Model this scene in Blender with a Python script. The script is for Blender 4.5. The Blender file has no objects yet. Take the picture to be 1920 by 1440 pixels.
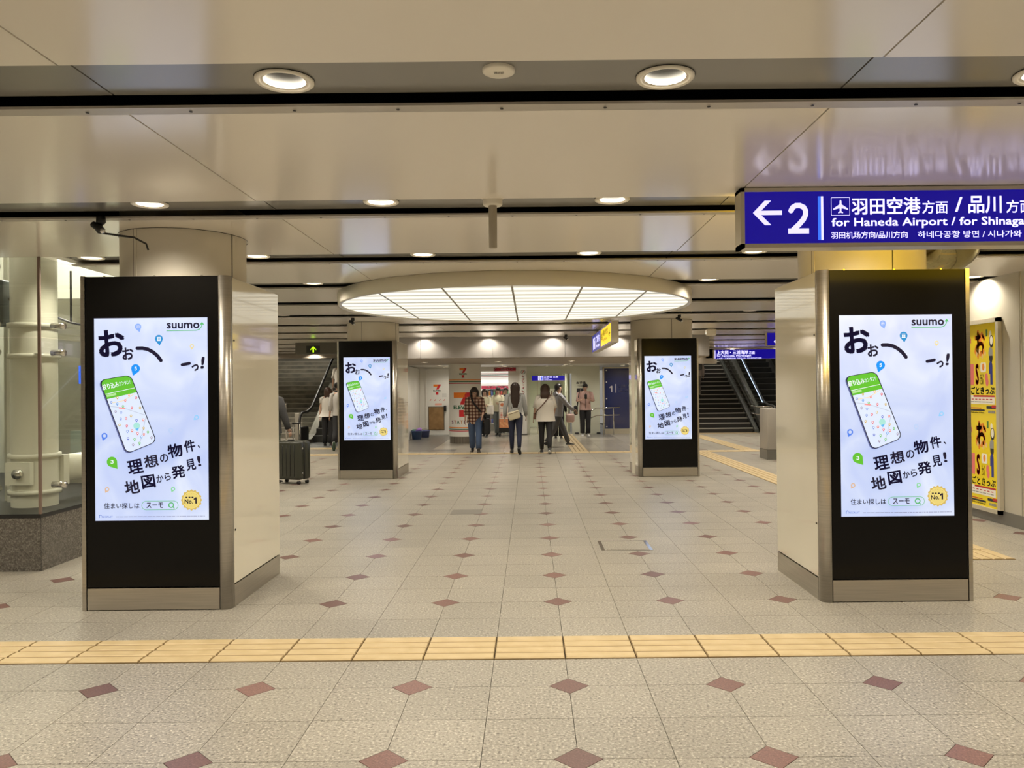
import bpy, bmesh, math, random
from mathutils import Vector, Matrix
random.seed(7)
PI = math.pi
SC = bpy.context.scene
COL = SC.collection

# ------------------------------------------------------------------ camera
CAM = Vector((-.184, -3.258, 1.52)); FPX = 1487.8; PIT = .0055; ROL = -.0099
_fw = Vector((0, math.cos(PIT), math.sin(PIT))); _r = Vector((1, 0, 0)); _u = _r.cross(_fw)
_r2 = _r*math.cos(ROL)+_u*math.sin(ROL); _u2 = -_r*math.sin(ROL)+_u*math.cos(ROL)
cd = bpy.data.cameras.new('camera'); cam = bpy.data.objects.new('camera', cd); COL.objects.link(cam)
m = Matrix.Identity(4)
for i in range(3):
    m[i][0] = _r2[i]; m[i][1] = _u2[i]; m[i][2] = -_fw[i]; m[i][3] = CAM[i]
cam.matrix_world = m
cd.sensor_width = 36; cd.lens = FPX/1920*36; cd.shift_x = -33.6/1920; cd.clip_start = .05; cd.clip_end = 200
SC.camera = cam
# ------------------------------------------------------------------ world, exposure
w = bpy.data.worlds.new('world'); SC.world = w; w.use_nodes = True
w.node_tree.nodes['Background'].inputs[0].default_value = (.9, .86, .78, 1)
w.node_tree.nodes['Background'].inputs[1].default_value = .25
SC.view_settings.view_transform = 'Standard'; SC.view_settings.look = 'None'
SC.view_settings.gamma = 1; SC.view_settings.use_curve_mapping = False
SC.view_settings.exposure = 0.31
SPOT_W = 60.0          # watts of one recessed downlight
DRUM_E = 1.0           # luminous ceiling
SCREEN_E = .74
LAMP_COL = (1.0, .915, .765)

# ------------------------------------------------------------------ materials
MATS = {}
def sr(*c):
    return tuple(((v/255)/12.92 if v/255 <= .04045 else ((v/255+.055)/1.055)**2.4) for v in c)
def mat(name, col=(.8, .8, .8), rough=.5, metal=0, emis=None, es=1, spec=.5, coat=0, trans=0, alpha=1, nodes=None):
    if name in MATS: return MATS[name]
    m = bpy.data.materials.new(name); m.use_nodes = True; MATS[name] = m
    b = m.node_tree.nodes['Principled BSDF']
    b.inputs['Base Color'].default_value = (*col, 1); b.inputs['Roughness'].default_value = rough
    b.inputs['Metallic'].default_value = metal; b.inputs['Specular IOR Level'].default_value = spec
    b.inputs['Coat Weight'].default_value = coat; b.inputs['Coat Roughness'].default_value = .05; b.inputs['Coat IOR'].default_value = 1.75
    if trans: b.inputs['Transmission Weight'].default_value = trans
    if emis is not None:
        b.inputs['Emission Color'].default_value = (*emis, 1); b.inputs['Emission Strength'].default_value = es
    if nodes: nodes(m.node_tree, b)
    return m
def N(t, typ, **k):
    n = t.nodes.new(typ)
    for a, v in k.items():
        if a.startswith('i_'): n.inputs[a[2:].replace('_', ' ')].default_value = v
        else: setattr(n, a, v)
    return n
def ramp(t, stops, interp='LINEAR'):
    r = t.nodes.new('ShaderNodeValToRGB'); cr = r.color_ramp; cr.interpolation = interp
    while len(cr.elements) < len(stops): cr.elements.new(.5)
    for e, (p, c) in zip(cr.elements, stops): e.position = p; e.color = (*c, 1)
    return r
def granite(base, dark, light, sc=120, vary=.06, gloss=.32, amount=1):
    def f(t, b):
        tc = N(t, 'ShaderNodeTexCoord'); geo = N(t, 'ShaderNodeNewGeometry')
        n1 = N(t, 'ShaderNodeTexNoise', i_Scale=sc, i_Detail=3.0, i_Roughness=.65)
        t.links.new(geo.outputs['Position'], n1.inputs['Vector'])
        r = ramp(t, [(.34, dark), (.46, base), (.55, base), (.67, light)])
        t.links.new(n1.outputs['Fac'], r.inputs['Fac'])
        n2 = N(t, 'ShaderNodeTexNoise', i_Scale=.9, i_Detail=3.0)
        t.links.new(geo.outputs['Position'], n2.inputs['Vector'])
        oi = N(t, 'ShaderNodeObjectInfo')
        add = N(t, 'ShaderNodeMath', operation='ADD'); t.links.new(geo.outputs['Random Per Island'], add.inputs[0]); t.links.new(oi.outputs['Random'], add.inputs[1])
        fr = N(t, 'ShaderNodeMath', operation='FRACT'); t.links.new(add.outputs[0], fr.inputs[0])
        mr = N(t, 'ShaderNodeMapRange'); mr.inputs['To Min'].default_value = 1-vary; mr.inputs['To Max'].default_value = 1+vary
        t.links.new(fr.outputs[0], mr.inputs['Value'])
        mr2 = N(t, 'ShaderNodeMapRange'); mr2.inputs['From Min'].default_value = .3; mr2.inputs['From Max'].default_value = .7
        mr2.inputs['To Min'].default_value = .90; mr2.inputs['To Max'].default_value = 1.06
        t.links.new(n2.outputs['Fac'], mr2.inputs['Value'])
        mu = N(t, 'ShaderNodeMath', operation='MULTIPLY'); t.links.new(mr.outputs[0], mu.inputs[0]); t.links.new(mr2.outputs[0], mu.inputs[1])
        hs = N(t, 'ShaderNodeHueSaturation'); t.links.new(r.outputs[0], hs.inputs['Color']); t.links.new(mu.outputs[0], hs.inputs['Value'])
        t.links.new(hs.outputs[0], b.inputs['Base Color'])
        mr3 = N(t, 'ShaderNodeMapRange'); mr3.inputs['To Min'].default_value = gloss-.06; mr3.inputs['To Max'].default_value = gloss+.10
        t.links.new(n1.outputs['Fac'], mr3.inputs['Value']); t.links.new(mr3.outputs[0], b.inputs['Roughness'])
    return f
def noisy(scale, c1, c2, bump=0, stretch=None, r=None):
    def f(t, b):
        geo = N(t, 'ShaderNodeTexCoord'); src = geo.outputs['Object']
        if stretch:
            mp = N(t, 'ShaderNodeMapping'); mp.inputs['Scale'].default_value = stretch; t.links.new(src, mp.inputs[0]); src = mp.outputs[0]
        n = N(t, 'ShaderNodeTexNoise', i_Scale=scale, i_Detail=4.0); t.links.new(src, n.inputs['Vector'])
        rp = ramp(t, [(.35, c1), (.65, c2)]); t.links.new(n.outputs['Fac'], rp.inputs['Fac']); t.links.new(rp.outputs[0], b.inputs['Base Color'])
        if r:
            mr = N(t, 'ShaderNodeMapRange'); mr.inputs['To Min'].default_value = r[0]; mr.inputs['To Max'].default_value = r[1]
            t.links.new(n.outputs['Fac'], mr.inputs['Value']); t.links.new(mr.outputs[0], b.inputs['Roughness'])
        if bump:
            bp = N(t, 'ShaderNodeBump', i_Strength=bump); bp.inputs['Distance'].default_value = .01
            t.links.new(n.outputs['Fac'], bp.inputs['Height']); t.links.new(bp.outputs[0], b.inputs['Normal'])
    return f

M_tile = mat('granite_tile', rough=.35, spec=.5, nodes=granite((.285, .26, .215), (.105, .092, .075), (.54, .50, .42), 75, .05, .36))
M_dia = mat('red_granite', rough=.35, nodes=granite((.155, .078, .066), (.075, .04, .035), (.25, .15, .13), 110, .22))
M_grout = mat('grout', (.10, .09, .075), .9)
M_tact = mat('tactile_yellow', (.5, .35, .15), .45, nodes=noisy(9, (.46, .345, .175), (.52, .40, .22)))
M_tactb = mat('tactile_groove_shade', (.23, .155, .065), .7)  # shade between the bars is painted into this darker base
M_dgran = mat('dark_granite', rough=.3, nodes=granite((.125, .112, .095), (.045, .04, .035), (.25, .23, .2), 80, .0, .25))
M_ceil = mat('ceiling_panel_paint', (.79, .735, .65), .16, spec=.6, nodes=None)
M_band = mat('ceiling_band_shaded', (.22, .21, .185), .2, spec=.6)  # darker than the panels: dark reflections are put into the colour
M_rail = mat('ceiling_rail', (.46, .425, .37), .35, metal=.1)
M_black = mat('void_black', (.006, .006, .006), .9)
M_white = mat('white_paint', (.78, .75, .68), .4)
M_rim = mat('lamp_rim', (.82, .77, .66), .4)
M_refl = mat('lamp_reflector', (.07, .068, .063), .4)
M_lampe = mat('lamp_glow', (1, 1, 1), .5, emis=(1, .95, .88), es=.9)
M_steel = mat('brushed_steel', (.50, .465, .41), .30, metal=1, nodes=noisy(2.5, (.46, .43, .375), (.54, .50, .44), 0, (1, 1, 60), (.24, .38)))
M_chrome = mat('chrome', (.7, .68, .65), .15, metal=1)
M_cream = mat('cream_enamel', (.66, .60, .475), .10, spec=.6, coat=1, nodes=noisy(1.6, (.75, .70, .565), (.78, .73, .595), 0, (1, 1, .6)))
M_colm = mat('column_paint', (.60, .545, .44), .42, nodes=noisy(1.2, (.62, .57, .475), (.67, .62, .52)))
M_bglass = mat('black_glass', (.006, .0055, .005), .14, spec=.14)
M_dark = mat('dark_grey', (.03, .03, .032), .5)
M_rub = mat('black_rubber', (.01, .01, .01), .45)
M_wallR = mat('wall_enamel', (.56, .53, .465), .22, nodes=noisy(1.0, (.45, .42, .345), (.49, .455, .375)))
M_base = mat('baseboard_grey', (.20, .19, .17), .35, metal=.4)
M_bulk = mat('bulkhead_paint', (.42, .395, .38), .5)
M_soff = mat('soffit_paint', (.36, .31, .25), .6)
M_wht = mat('shop_white', (.78, .76, .70), .4)
M_glassp = None
def glass_nodes(t, b):
    out = [n for n in t.nodes if n.type == 'OUTPUT_MATERIAL'][0]
    tr = N(t, 'ShaderNodeBsdfTransparent'); tr.inputs[0].default_value = (.95, .965, .94, 1)
    gl = N(t, 'ShaderNodeBsdfGlossy'); gl.inputs['Roughness'].default_value = .02
    fc = N(t, 'ShaderNodeLayerWeight'); fc.inputs[0].default_value = .5
    pw = N(t, 'ShaderNodeMath', operation='POWER'); pw.inputs[1].default_value = 4.5; t.links.new(fc.outputs['Facing'], pw.inputs[0])
    lw = N(t, 'ShaderNodeMath', operation='MULTIPLY_ADD'); lw.inputs[1].default_value = .8; lw.inputs[2].default_value = .035; t.links.new(pw.outputs[0], lw.inputs[0])
    mx = N(t, 'ShaderNodeMixShader'); t.links.new(lw.outputs[0], mx.inputs[0]); t.links.new(tr.outputs[0], mx.inputs[1]); t.links.new(gl.outputs[0], mx.inputs[2])
    t.links.new(mx.outputs[0], out.inputs['Surface'])
M_glass = mat('clear_glass', nodes=glass_nodes)
def flat(name, rgb, rough=.5, **k): return mat(name, sr(*rgb), rough, **k)
def glow(name, rgb, es=1.0):
    c = sr(*rgb); return mat(name, tuple(v*.3 for v in c), .35, emis=c, es=es)

# ------------------------------------------------------------------ mesh helpers
class MB:
    def __init__(s): s.v = []; s.f = []; s.mi = []; s.ms = []; s.smooth = []
    def slot(s, m):
        if m not in s.ms: s.ms.append(m)
        return s.ms.index(m)
    def add(s, vs, fs, m, sm=False, T=None):
        o = len(s.v); k = s.slot(m)
        s.v += [tuple(T @ Vector(v)) if T is not None else tuple(v) for v in vs]
        for f in fs: s.f.append(tuple(i+o for i in f)); s.mi.append(k); s.smooth.append(sm)
        return s
    def box(s, a, b, m, T=None):
        x0, y0, z0 = a; x1, y1, z1 = b
        vs = [(x0, y0, z0), (x1, y0, z0), (x1, y1, z0), (x0, y1, z0), (x0, y0, z1), (x1, y0, z1), (x1, y1, z1), (x0, y1, z1)]
        return s.add(vs, [(3, 2, 1, 0), (4, 5, 6, 7), (0, 1, 5, 4), (1, 2, 6, 5), (2, 3, 7, 6), (3, 0, 4, 7)], m, False, T)
    def rbox(s, a, b, m, r=.01, seg=2, T=None):
        bm = bmesh.new(); bmesh.ops.create_cube(bm, size=1)
        for v in bm.verts: v.co = Vector([a[i]+(v.co[i]+.5)*(b[i]-a[i]) for i in range(3)])
        bmesh.ops.bevel(bm, geom=bm.edges[:], offset=r, segments=seg, affect='EDGES', profile=.5)
        vs = [v.co[:] for v in bm.verts]; fs = [[v.index for v in f.verts] for f in bm.faces]; bm.free()
        return s.add(vs, fs, m, True, T)
    def prism(s, pts, z0, z1, m, T=None, sm=False):
        n = len(pts); vs = [(x, y, z0) for x, y in pts]+[(x, y, z1) for x, y in pts]
        fs = [tuple(range(n))[::-1], tuple(range(n, 2*n))]
        s.add(vs, fs, m, False, T)
        o = len(s.v)-2*n; k = s.slot(m)
        for i in range(n):
            j = (i+1) % n; s.f.append((o+i, o+j, o+n+j, o+n+i)); s.mi.append(k); s.smooth.append(sm)
        return s
    def lathe(s, prof, m, n=32, c=(0, 0), T=None, sm=True):
        vs = []; fs = []
        for r, z in prof:
            for i in range(n):
                a = 2*PI*i/n; vs.append((c[0]+r*math.cos(a), c[1]+r*math.sin(a), z))
        for k in range(len(prof)-1):
            for i in range(n):
                j = (i+1) % n; fs.append((k*n+i, k*n+j, (k+1)*n+j, (k+1)*n+i))
        return s.add(vs, fs, m, sm, T)
    def tube(s, pts, rad, m, n=8, cap=True, flat=1.0, T=None, sm=True):
        pts = [Vector(p) for p in pts]
        if not hasattr(rad, '__len__'): rad = [rad]*len(pts)
        vs = []; fs = []; prev = None
        for i, p in enumerate(pts):
            d = (pts[min(i+1, len(pts)-1)]-pts[max(i-1, 0)])
            d = d.normalized() if d.length > 1e-9 else Vector((0, 0, 1))
            ref = prev if prev is not None else (Vector((1, 0, 0)) if abs(d.x) < .9 else Vector((0, 1, 0)))
            a = (ref-d*ref.dot(d)).normalized(); bb = d.cross(a); prev = a
            for k in range(n):
                t = 2*PI*k/n; vs.append(tuple(p+a*rad[i]*math.cos(t)+bb*rad[i]*flat*math.sin(t)))
        for i in range(len(pts)-1):
            for k in range(n):
                j = (k+1) % n; fs.append((i*n+k, i*n+j, (i+1)*n+j, (i+1)*n+k))
        if cap: fs.append(tuple(range(n))[::-1]); fs.append(tuple(range((len(pts)-1)*n, len(pts)*n)))
        return s.add(vs, fs, m, sm, T)
    def ball(s, c, r, m, n=12, T=None):
        rx, ry, rz = r if hasattr(r, '__len__') else (r, r, r)
        vs = []; fs = []; h = n//2
        for i in range(h+1):
            t = PI*i/h
            for k in range(n):
                a = 2*PI*k/n; vs.append((c[0]+rx*math.sin(t)*math.cos(a), c[1]+ry*math.sin(t)*math.sin(a), c[2]+rz*math.cos(t)))
        for i in range(h):
            for k in range(n):
                j = (k+1) % n; fs.append((i*n+k, (i+1)*n+k, (i+1)*n+j, i*n+j))
        return s.add(vs, fs, m, True, T)
    def rings(s, R, m, n=16, T=None, cap=True, sm=True):
        # R: list of (center, ax, ay) with ax, ay vectors
        vs = []; fs = []
        for c, ax, ay in R:
            for k in range(n):
                a = 2*PI*k/n; vs.append(tuple(Vector(c)+Vector(ax)*math.cos(a)+Vector(ay)*math.sin(a)))
        for i in range(len(R)-1):
            for k in range(n):
                j = (k+1) % n; fs.append((i*n+k, i*n+j, (i+1)*n+j, (i+1)*n+k))
        if cap: fs.append(tuple(range(n))[::-1]); fs.append(tuple(range((len(R)-1)*n, len(R)*n)))
        return s.add(vs, fs, m, sm, T)
    def mesh(s, name):
        me = bpy.data.meshes.new(name); me.from_pydata(s.v, [], s.f)
        for m in s.ms: me.materials.append(m)
        me.polygons.foreach_set('material_index', s.mi); me.polygons.foreach_set('use_smooth', s.smooth)
        me.update(); return me
    def obj(s, name, parent=None, loc=None, rz=0, kind=None, label=None, cat=None, group=None, fix=True):
        me = s.mesh(name)
        if fix:
            bm = bmesh.new(); bm.from_mesh(me); bmesh.ops.recalc_face_normals(bm, faces=bm.faces[:]); bm.to_mesh(me); bm.free()
        return link(name, me, parent, loc, rz, kind, label, cat, group)
def link(name, me, parent=None, loc=None, rz=0, kind=None, label=None, cat=None, group=None):
    o = bpy.data.objects.new(name, me); COL.objects.link(o)
    if parent is not None: o.parent = parent
    if loc is not None: o.location = loc
    if rz: o.rotation_euler = (0, 0, rz)
    if kind: o['kind'] = kind
    if label: o['label'] = label
    if cat: o['category'] = cat
    if group: o['group'] = group
    return o
def thing(name, label, cat, loc=(0, 0, 0), rz=0, group=None): return link(name, None, None, loc, rz, None, label, cat, group)
def struct(name, label=None, cat=None, loc=(0, 0, 0)): return link(name, None, None, loc, 0, 'structure', label, cat)
def copy_tree(o, parent=None):
    c = o.copy(); COL.objects.link(c); c.parent = parent
    for ch in list(o.children): copy_tree(ch, c)
    return c
def A(me_smooth_obj, ang=.6): return me_smooth_obj

# text -> 2D triangles
_TX = {}
def glyphs(s, bold=.0):
    k = (s, bold)
    if k in _TX: return _TX[k]
    if bold:
        v0, f0, bb = glyphs(s, 0); d = bold*.85; vs = []; fs = []
        offs = [(-d, -d), (d, -d), (-d, d), (d, d), (0, 0)]
        for ox, oy in offs:
            o = len(vs); vs += [(x+ox, y+oy) for x, y in v0]; fs += [tuple(i+o for i in f) for f in f0]
        r = (vs, fs, (bb[0]-d, bb[1]-d, bb[2]+d, bb[3]+d)); _TX[k] = r; return r
    c = bpy.data.curves.new('t', 'FONT'); c.body = s; c.resolution_u = 2
    o = bpy.data.objects.new('t', c); COL.objects.link(o)
    dg = bpy.context.evaluated_depsgraph_get(); dg.update()
    me = bpy.data.meshes.new_from_object(o.evaluated_get(dg))
    vs = [(v.co.x, v.co.y) for v in me.vertices]; fs = [tuple(p.vertices) for p in me.polygons]
    bpy.data.objects.remove(o); bpy.data.curves.remove(c); bpy.data.meshes.remove(me)
    xs = [v[0] for v in vs] or [0, 1]; ys = [v[1] for v in vs] or [0, 1]
    r = (vs, fs, (min(xs), min(ys), max(xs), max(ys))); _TX[k] = r; return r
class Art:
    """flat print: pixel frame (x right, y down) of an artwork -> layered polygons on a board"""
    def __init__(s, x0, y0, x1, y1, W, H, step=.00005):
        s.x0, s.y0, s.x1, s.y1, s.W, s.H = x0, y0, x1, y1, W, H; s.mb = MB(); s.l = 0; s.step = step
    def P(s, x, y, l=None):
        return ((x-s.x0)/(s.x1-s.x0)*s.W, -(s.l if l is None else l)*s.step, s.H-(y-s.y0)/(s.y1-s.y0)*s.H)
    def poly(s, pts, m):
        s.l += 1; s.mb.add([s.P(*p) for p in pts], [tuple(range(len(pts)))[::-1]], m); return s
    def rect(s, a, b, c, d, m): return s.poly([(a, b), (c, b), (c, d), (a, d)], m)
    def rrect(s, a, b, c, d, r, m, rot=0, cen=None):
        pts = []
        for (x, y, a0) in ((c-r, b+r, -90), (c-r, d-r, 0), (a+r, d-r, 90), (a+r, b+r, 180)):
            for k in range(6):
                t = math.radians(a0+k*18); pts.append((x+r*math.cos(t), y+r*math.sin(t)))
        return s.poly(s.rot(pts, rot, ((a+c)/2, (b+d)/2) if cen is None else cen), m)
    def rot(s, pts, deg, c):
        if not deg: return pts
        t = math.radians(deg); return [(c[0]+(x-c[0])*math.cos(t)-(y-c[1])*math.sin(t), c[1]+(x-c[0])*math.sin(t)+(y-c[1])*math.cos(t)) for x, y in pts]
    def circ(s, x, y, r, m, n=24): return s.poly([(x+r*math.cos(2*PI*k/n), y+r*math.sin(2*PI*k/n)) for k in range(n)], m)
    def stroke(s, pts, w, m, cap=True):
        s.l += 1
        L = []; R = []
        for i, p in enumerate(pts):
            a = Vector(pts[max(i-1, 0)]); b = Vector(pts[min(i+1, len(pts)-1)]); d = (b-a).normalized(); n = Vector((-d.y, d.x))*w/2
            L.append((p[0]+n.x, p[1]+n.y)); R.append((p[0]-n.x, p[1]-n.y))
        q = [s.P(*p) for p in L+R]; k = len(pts)
        s.mb.add(q, [(i, i+1, k+i+1, k+i) for i in range(k-1)], m)
        if cap:
            for p in (pts[0], pts[-1]): s.circ(p[0], p[1], w/2, m, 10)
        return s
    def text(s, body, a, b, c, d, m, bold=.0, rot=0, slant=0):
        vs, fs, (u0, v0, u1, v1) = glyphs(body, bold); s.l += 1
        w = max(u1-u0, 1e-6); h = max(v1-v0, 1e-6)
        pts = []
        for u, v in vs:
            x = a+(u-u0)/w*(c-a); y = d-(v-v0)/h*(d-b); pts.append((x+slant*(d-y), y))
        pts = s.rot(pts, rot, ((a+c)/2, (b+d)/2))
        s.mb.add([s.P(*p) for p in pts], [f[::-1] for f in fs], m); return s
    def num(s, ch, a, b, c, d, w, m):
        h = w/2; X = lambda u: a+h+u*(c-a-w); Y = lambda v: b+h+v*(d-b-w)
        if ch == '1': s.rect(X(.5), b, X(.5)+w, d, m); s.poly([(X(.5), b), (X(.5), b+w*1.3), (a, b+w*1.9), (a, b+w*.9)], m); return s
        P = {'2': [(.02, .20), (.14, .07), (.34, 0), (.6, 0), (.84, .07), (.96, .2), (.96, .36), (.82, .54), (.55, .73), (.25, .90), (.08, 1)],
             '3': [(.05, .08), (.3, 0), (.62, 0), (.9, .12), (.9, .34), (.66, .46), (.4, .48), (.7, .50), (.97, .64), (.97, .86), (.66, 1), (.3, 1), (0, .92)],
             '5': [(.92, 0), (.16, 0), (.08, .46), (.4, .38), (.74, .42), (.96, .6), (.92, .84), (.62, 1), (.3, 1), (0, .93)]}[ch]
        s.stroke([(X(u), Y(v)) for u, v in P], w, m)
        if ch == '2': s.rect(a, d-w, c, d, m)
        return s
    def pin(s, x, y, r, m, mi=None, ang=0):
        pts = []
        for k in range(15):
            t = math.radians(150+k*240/14); pts.append((x+r*math.cos(t), y+r*math.sin(t)))
        pts.append((x, y+r*1.75)); s.poly(s.rot(pts, ang, (x, y)), m)
        if mi: s.circ(x, y, r*.55, mi, 14)
        return s

# ------------------------------------------------------------------ dimensions
ZC = 2.69
RY = [-7.77, -5.82, -3.87, -1.92, -.01, 2.04, 3.98, 5.80, 7.62, 9.45, 11.27, 13.12, 14.98, 16.9, 18.8, 20.7, 22.0]
XJ = [1.09+2.95*k for k in range(-4, 4)]      # ceiling joints
LX = [.352+1.475*k for k in range(-6, 6)]
DRUM = (-.357, 6.76, 2.185)
COLS = [(-2.825, 2.83, .447), (2.378, 2.87, .458), (-2.95, 10.8, .45), (2.158, 10.84, .54)]

# ------------------------------------------------------------------ floor
floor = struct('floor', 'speckled beige granite concourse floor with small red diamonds')
g = MB(); g.box((-10, -10, -.12), (10.5, 31, -.012), M_grout); g.obj('floor_bed', floor)
def tile_poly(x, y, cut):
    e = .0014; c = .1015; a, b = x+e, y+e; c2, d2 = x+.4-e, y+.4-e
    P = [(a, b), (c2, b), (c2, d2), (a, d2)]; out = []
    for k, p in enumerate(P):
        if k == cut:
            q, r_ = P[k-1], P[(k+1) % 4]
            for z in (q, r_):
                L = math.hypot(z[0]-p[0], z[1]-p[1]); out.append((p[0]+(z[0]-p[0])*c/L, p[1]+(z[1]-p[1])*c/L))
        else: out.append(p)
    return out
def zone(cx, cy):
    # 'tile' unless another finish lies there
    if cy > 15.2 and -3.85 < cx < 2.6: return 'plain'
    return 'tile'
TACT = []   # (i,j) cells of tactile paving
def cells(x0, x1, y0, y1):
    return [(i, j) for i in range(round(x0/.4), round(x1/.4)) for j in range(round(y0/.4), round(y1/.4))]
near_strip = cells(-6.4, 6.0, 1.2, 1.6)
far_strip = cells(-6.8, 10.4, 15.2, 15.6)
mid_path = cells(.8, 1.2, 15.6, 22.8)
right_path = cells(3.6, 4.0, 3.6, 15.2)
right_path2 = cells(4.8, 5.2, 15.6, 21.6)
stair_strip = cells(4.8, 7.2, 22.4, 22.8)
left_strip = cells(-6.8, -5.2, 17.2, 17.6)
tset = set(near_strip+far_strip+mid_path+right_path+right_path2+stair_strip+left_strip)
def has_diamond(i, j):   # lattice point in units of .8
    x, y = i*.8, j*.8
    if x < -4.3 and 3.4 < y < 7.2: return False
    if y > 15.1 and -3.9 < x < 2.7: return False
    return not any(q in tset for q in [(2*i+a, 2*j+b) for a in (-1, 0) for b in (-1, 0)])
TM = {}
def tile_mesh(cut):
    if cut not in TM:
        TM[cut] = MB().prism(tile_poly(0, 0, cut), -.02, 0, M_tile).mesh('tile')
    return TM[cut]
near_cells = []
st = MB()
for i in range(-24, 26):
    for j in range(-24, 58):
        x, y = i*.4, j*.4
        if (i, j) in tset: continue
        if x < -4.4 and y > 3.5 and y < 7.2: continue
        if zone(x+.2, y+.2) == 'plain': continue
        cut = {(0, 0): 0, (1, 0): 1, (1, 1): 2, (0, 1): 3}[(i % 2, j % 2)]
        if not has_diamond((i+1)//2, (j+1)//2): cut = -1
        d = y-CAM.y
        vis = d > 2.75 and abs(x+.2-CAM.x+.0*d) < .66*d+.3
        near_cells.append((0 if vis else 1, d, x, y, cut))
near_cells.sort()
M_fl = []
for k, (v, d, x, y, cut) in enumerate(near_cells):
    if k < 290 and v == 0: link('floor_tile', tile_mesh(cut), floor, (x, y, 0))
    else: st.prism(tile_poly(x, y, cut), -.02, 0, M_tile)
st.obj('floor_tiling', floor, kind='stuff', fix=False)
dm = MB(); c = .1; dm.prism([(c, 0), (0, c), (-c, 0), (0, -c)], -.02, .0002, M_dia); dmesh = dm.mesh('diamond')
dl = []
for i in range(-12, 13):
    for j in range(-12, 29):
        x, y = i*.8, j*.8
        if not has_diamond(i, j): continue
        d = y-CAM.y; dl.append((0 if (d > 2.6 and abs(x-CAM.x) < .66*d+.2) else 1, d, x, y))
dl.sort(); st = MB()
for k, (v, d, x, y) in enumerate(dl):
    if v == 0 and k < 260: link('diamond_inlay', dmesh, floor, (x, y, 0))
    else: st.prism([(x+c, y), (x, y+c), (x-c, y), (x, y-c)], -.02, .0002, M_dia)
st.obj('far_diamond_inlays', floor, kind='stuff', fix=False)
# plain large tiles of the lobby before the shop
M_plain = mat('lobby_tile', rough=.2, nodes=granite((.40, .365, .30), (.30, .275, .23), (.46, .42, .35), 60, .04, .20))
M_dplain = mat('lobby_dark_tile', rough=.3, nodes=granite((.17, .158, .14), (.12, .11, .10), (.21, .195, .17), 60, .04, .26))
st = MB(); st2 = MB()
y = 15.6
while y < 29.9:
    x = -3.85
    while x < 2.55:
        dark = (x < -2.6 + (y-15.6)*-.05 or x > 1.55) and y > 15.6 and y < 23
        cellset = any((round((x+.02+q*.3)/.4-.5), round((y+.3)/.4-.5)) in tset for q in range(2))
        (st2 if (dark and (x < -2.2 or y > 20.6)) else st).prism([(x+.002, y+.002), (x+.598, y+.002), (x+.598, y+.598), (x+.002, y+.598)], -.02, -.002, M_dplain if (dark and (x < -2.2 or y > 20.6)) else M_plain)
        x += .6
    y += .6
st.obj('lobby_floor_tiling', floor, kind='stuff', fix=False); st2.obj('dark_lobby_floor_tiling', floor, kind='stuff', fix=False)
# access hatch and odd grey tile
h = thing('floor_hatch', 'rectangular floor access hatch with steel edge strips set in the granite', 'floor hatch', (.71, 4.38, 0))
for sx in (-1, 1): MB().box((sx*.225-.016, -.23, 0), (sx*.225+.016, .23, .003), M_chrome).obj('edge_strip', h)
for sy in (-1, 1): MB().box((-.21, sy*.226-.005, 0), (.21, sy*.226+.005, .0024), M_base).obj('joint_strip', h)
MB().box((-.19, -.195, 0), (.19, .195, .0015), M_tile).obj('hatch_infill', h)
MB().box((-1.17, 6.38, 0), (-.80, 6.74, .0014), mat('grey_tile', (.17, .155, .13), .4)).obj('repair_tile', None, label='single darker grey repair tile in the middle of the concourse floor', cat='floor tile')

# tactile paving
def bar_block(axis):
    b = MB(); e = .0025
    b.box((e, e, -.02), (.4-e, .4-e, .004), M_tactb)
    for k in range(4):
        c0 = .05+k*.1
        prof = [(c0-.040, .004), (c0-.033, .0095), (c0+.033, .0095), (c0+.040, .004)]
        if axis == 'x': vs = [(xx, p, q) for xx in (.007, .393) for p, q in prof]
        else: vs = [(p, xx, q) for xx in (.007, .393) for p, q in prof]
        b.add(vs, [(0, 1, 5, 4), (1, 2, 6, 5), (2, 3, 7, 6), (0, 3, 2, 1), (4, 5, 6, 7)], M_tact)
    return b.mesh('tactile_block')
BX, BY = bar_block('x'), bar_block('y')
def dot_block():
    b = MB(); e = .0025; b.box((e, e, -.02), (.4-e, .4-e, .004), M_tact)
    for i in range(5):
        for j in range(5): b.lathe([(.016, .004), (.009, .009), (0.0005, .009)], M_tact, 6, (.04+i*.08, .04+j*.08))
    return b.mesh('tactile_block')
BD = dot_block()
def tactile(cl, mesh, label):
    t = struct('tactile_paving', label); t['kind'] = 'thing'; t['category'] = 'tactile paving'
    for i, j in cl: link('tactile_block', mesh, t, (i*.4, j*.4, 0))
tactile(near_strip, BX, 'yellow ribbed tactile strip crossing the whole floor in front of the near pillars')
tactile([c_ for c_ in far_strip], BX, 'yellow tactile strip crossing the floor beyond the far screen pillars')
tactile([c_ for c_ in mid_path if c_ not in far_strip], BY, 'yellow tactile path leading from the cross strip to the toilet corridor')
tactile(right_path, BY, 'yellow ribbed tactile path running past the yellow posters on the wall')
tactile(right_path2, BY, 'yellow tactile path leading to the stairs with white nosings')
tactile(stair_strip, BD, 'yellow warning tactile strip at the foot of the stairs with white nosings')
tactile(left_strip, BD, 'yellow warning tactile strip before the escalator with white-shirted riders')

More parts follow.
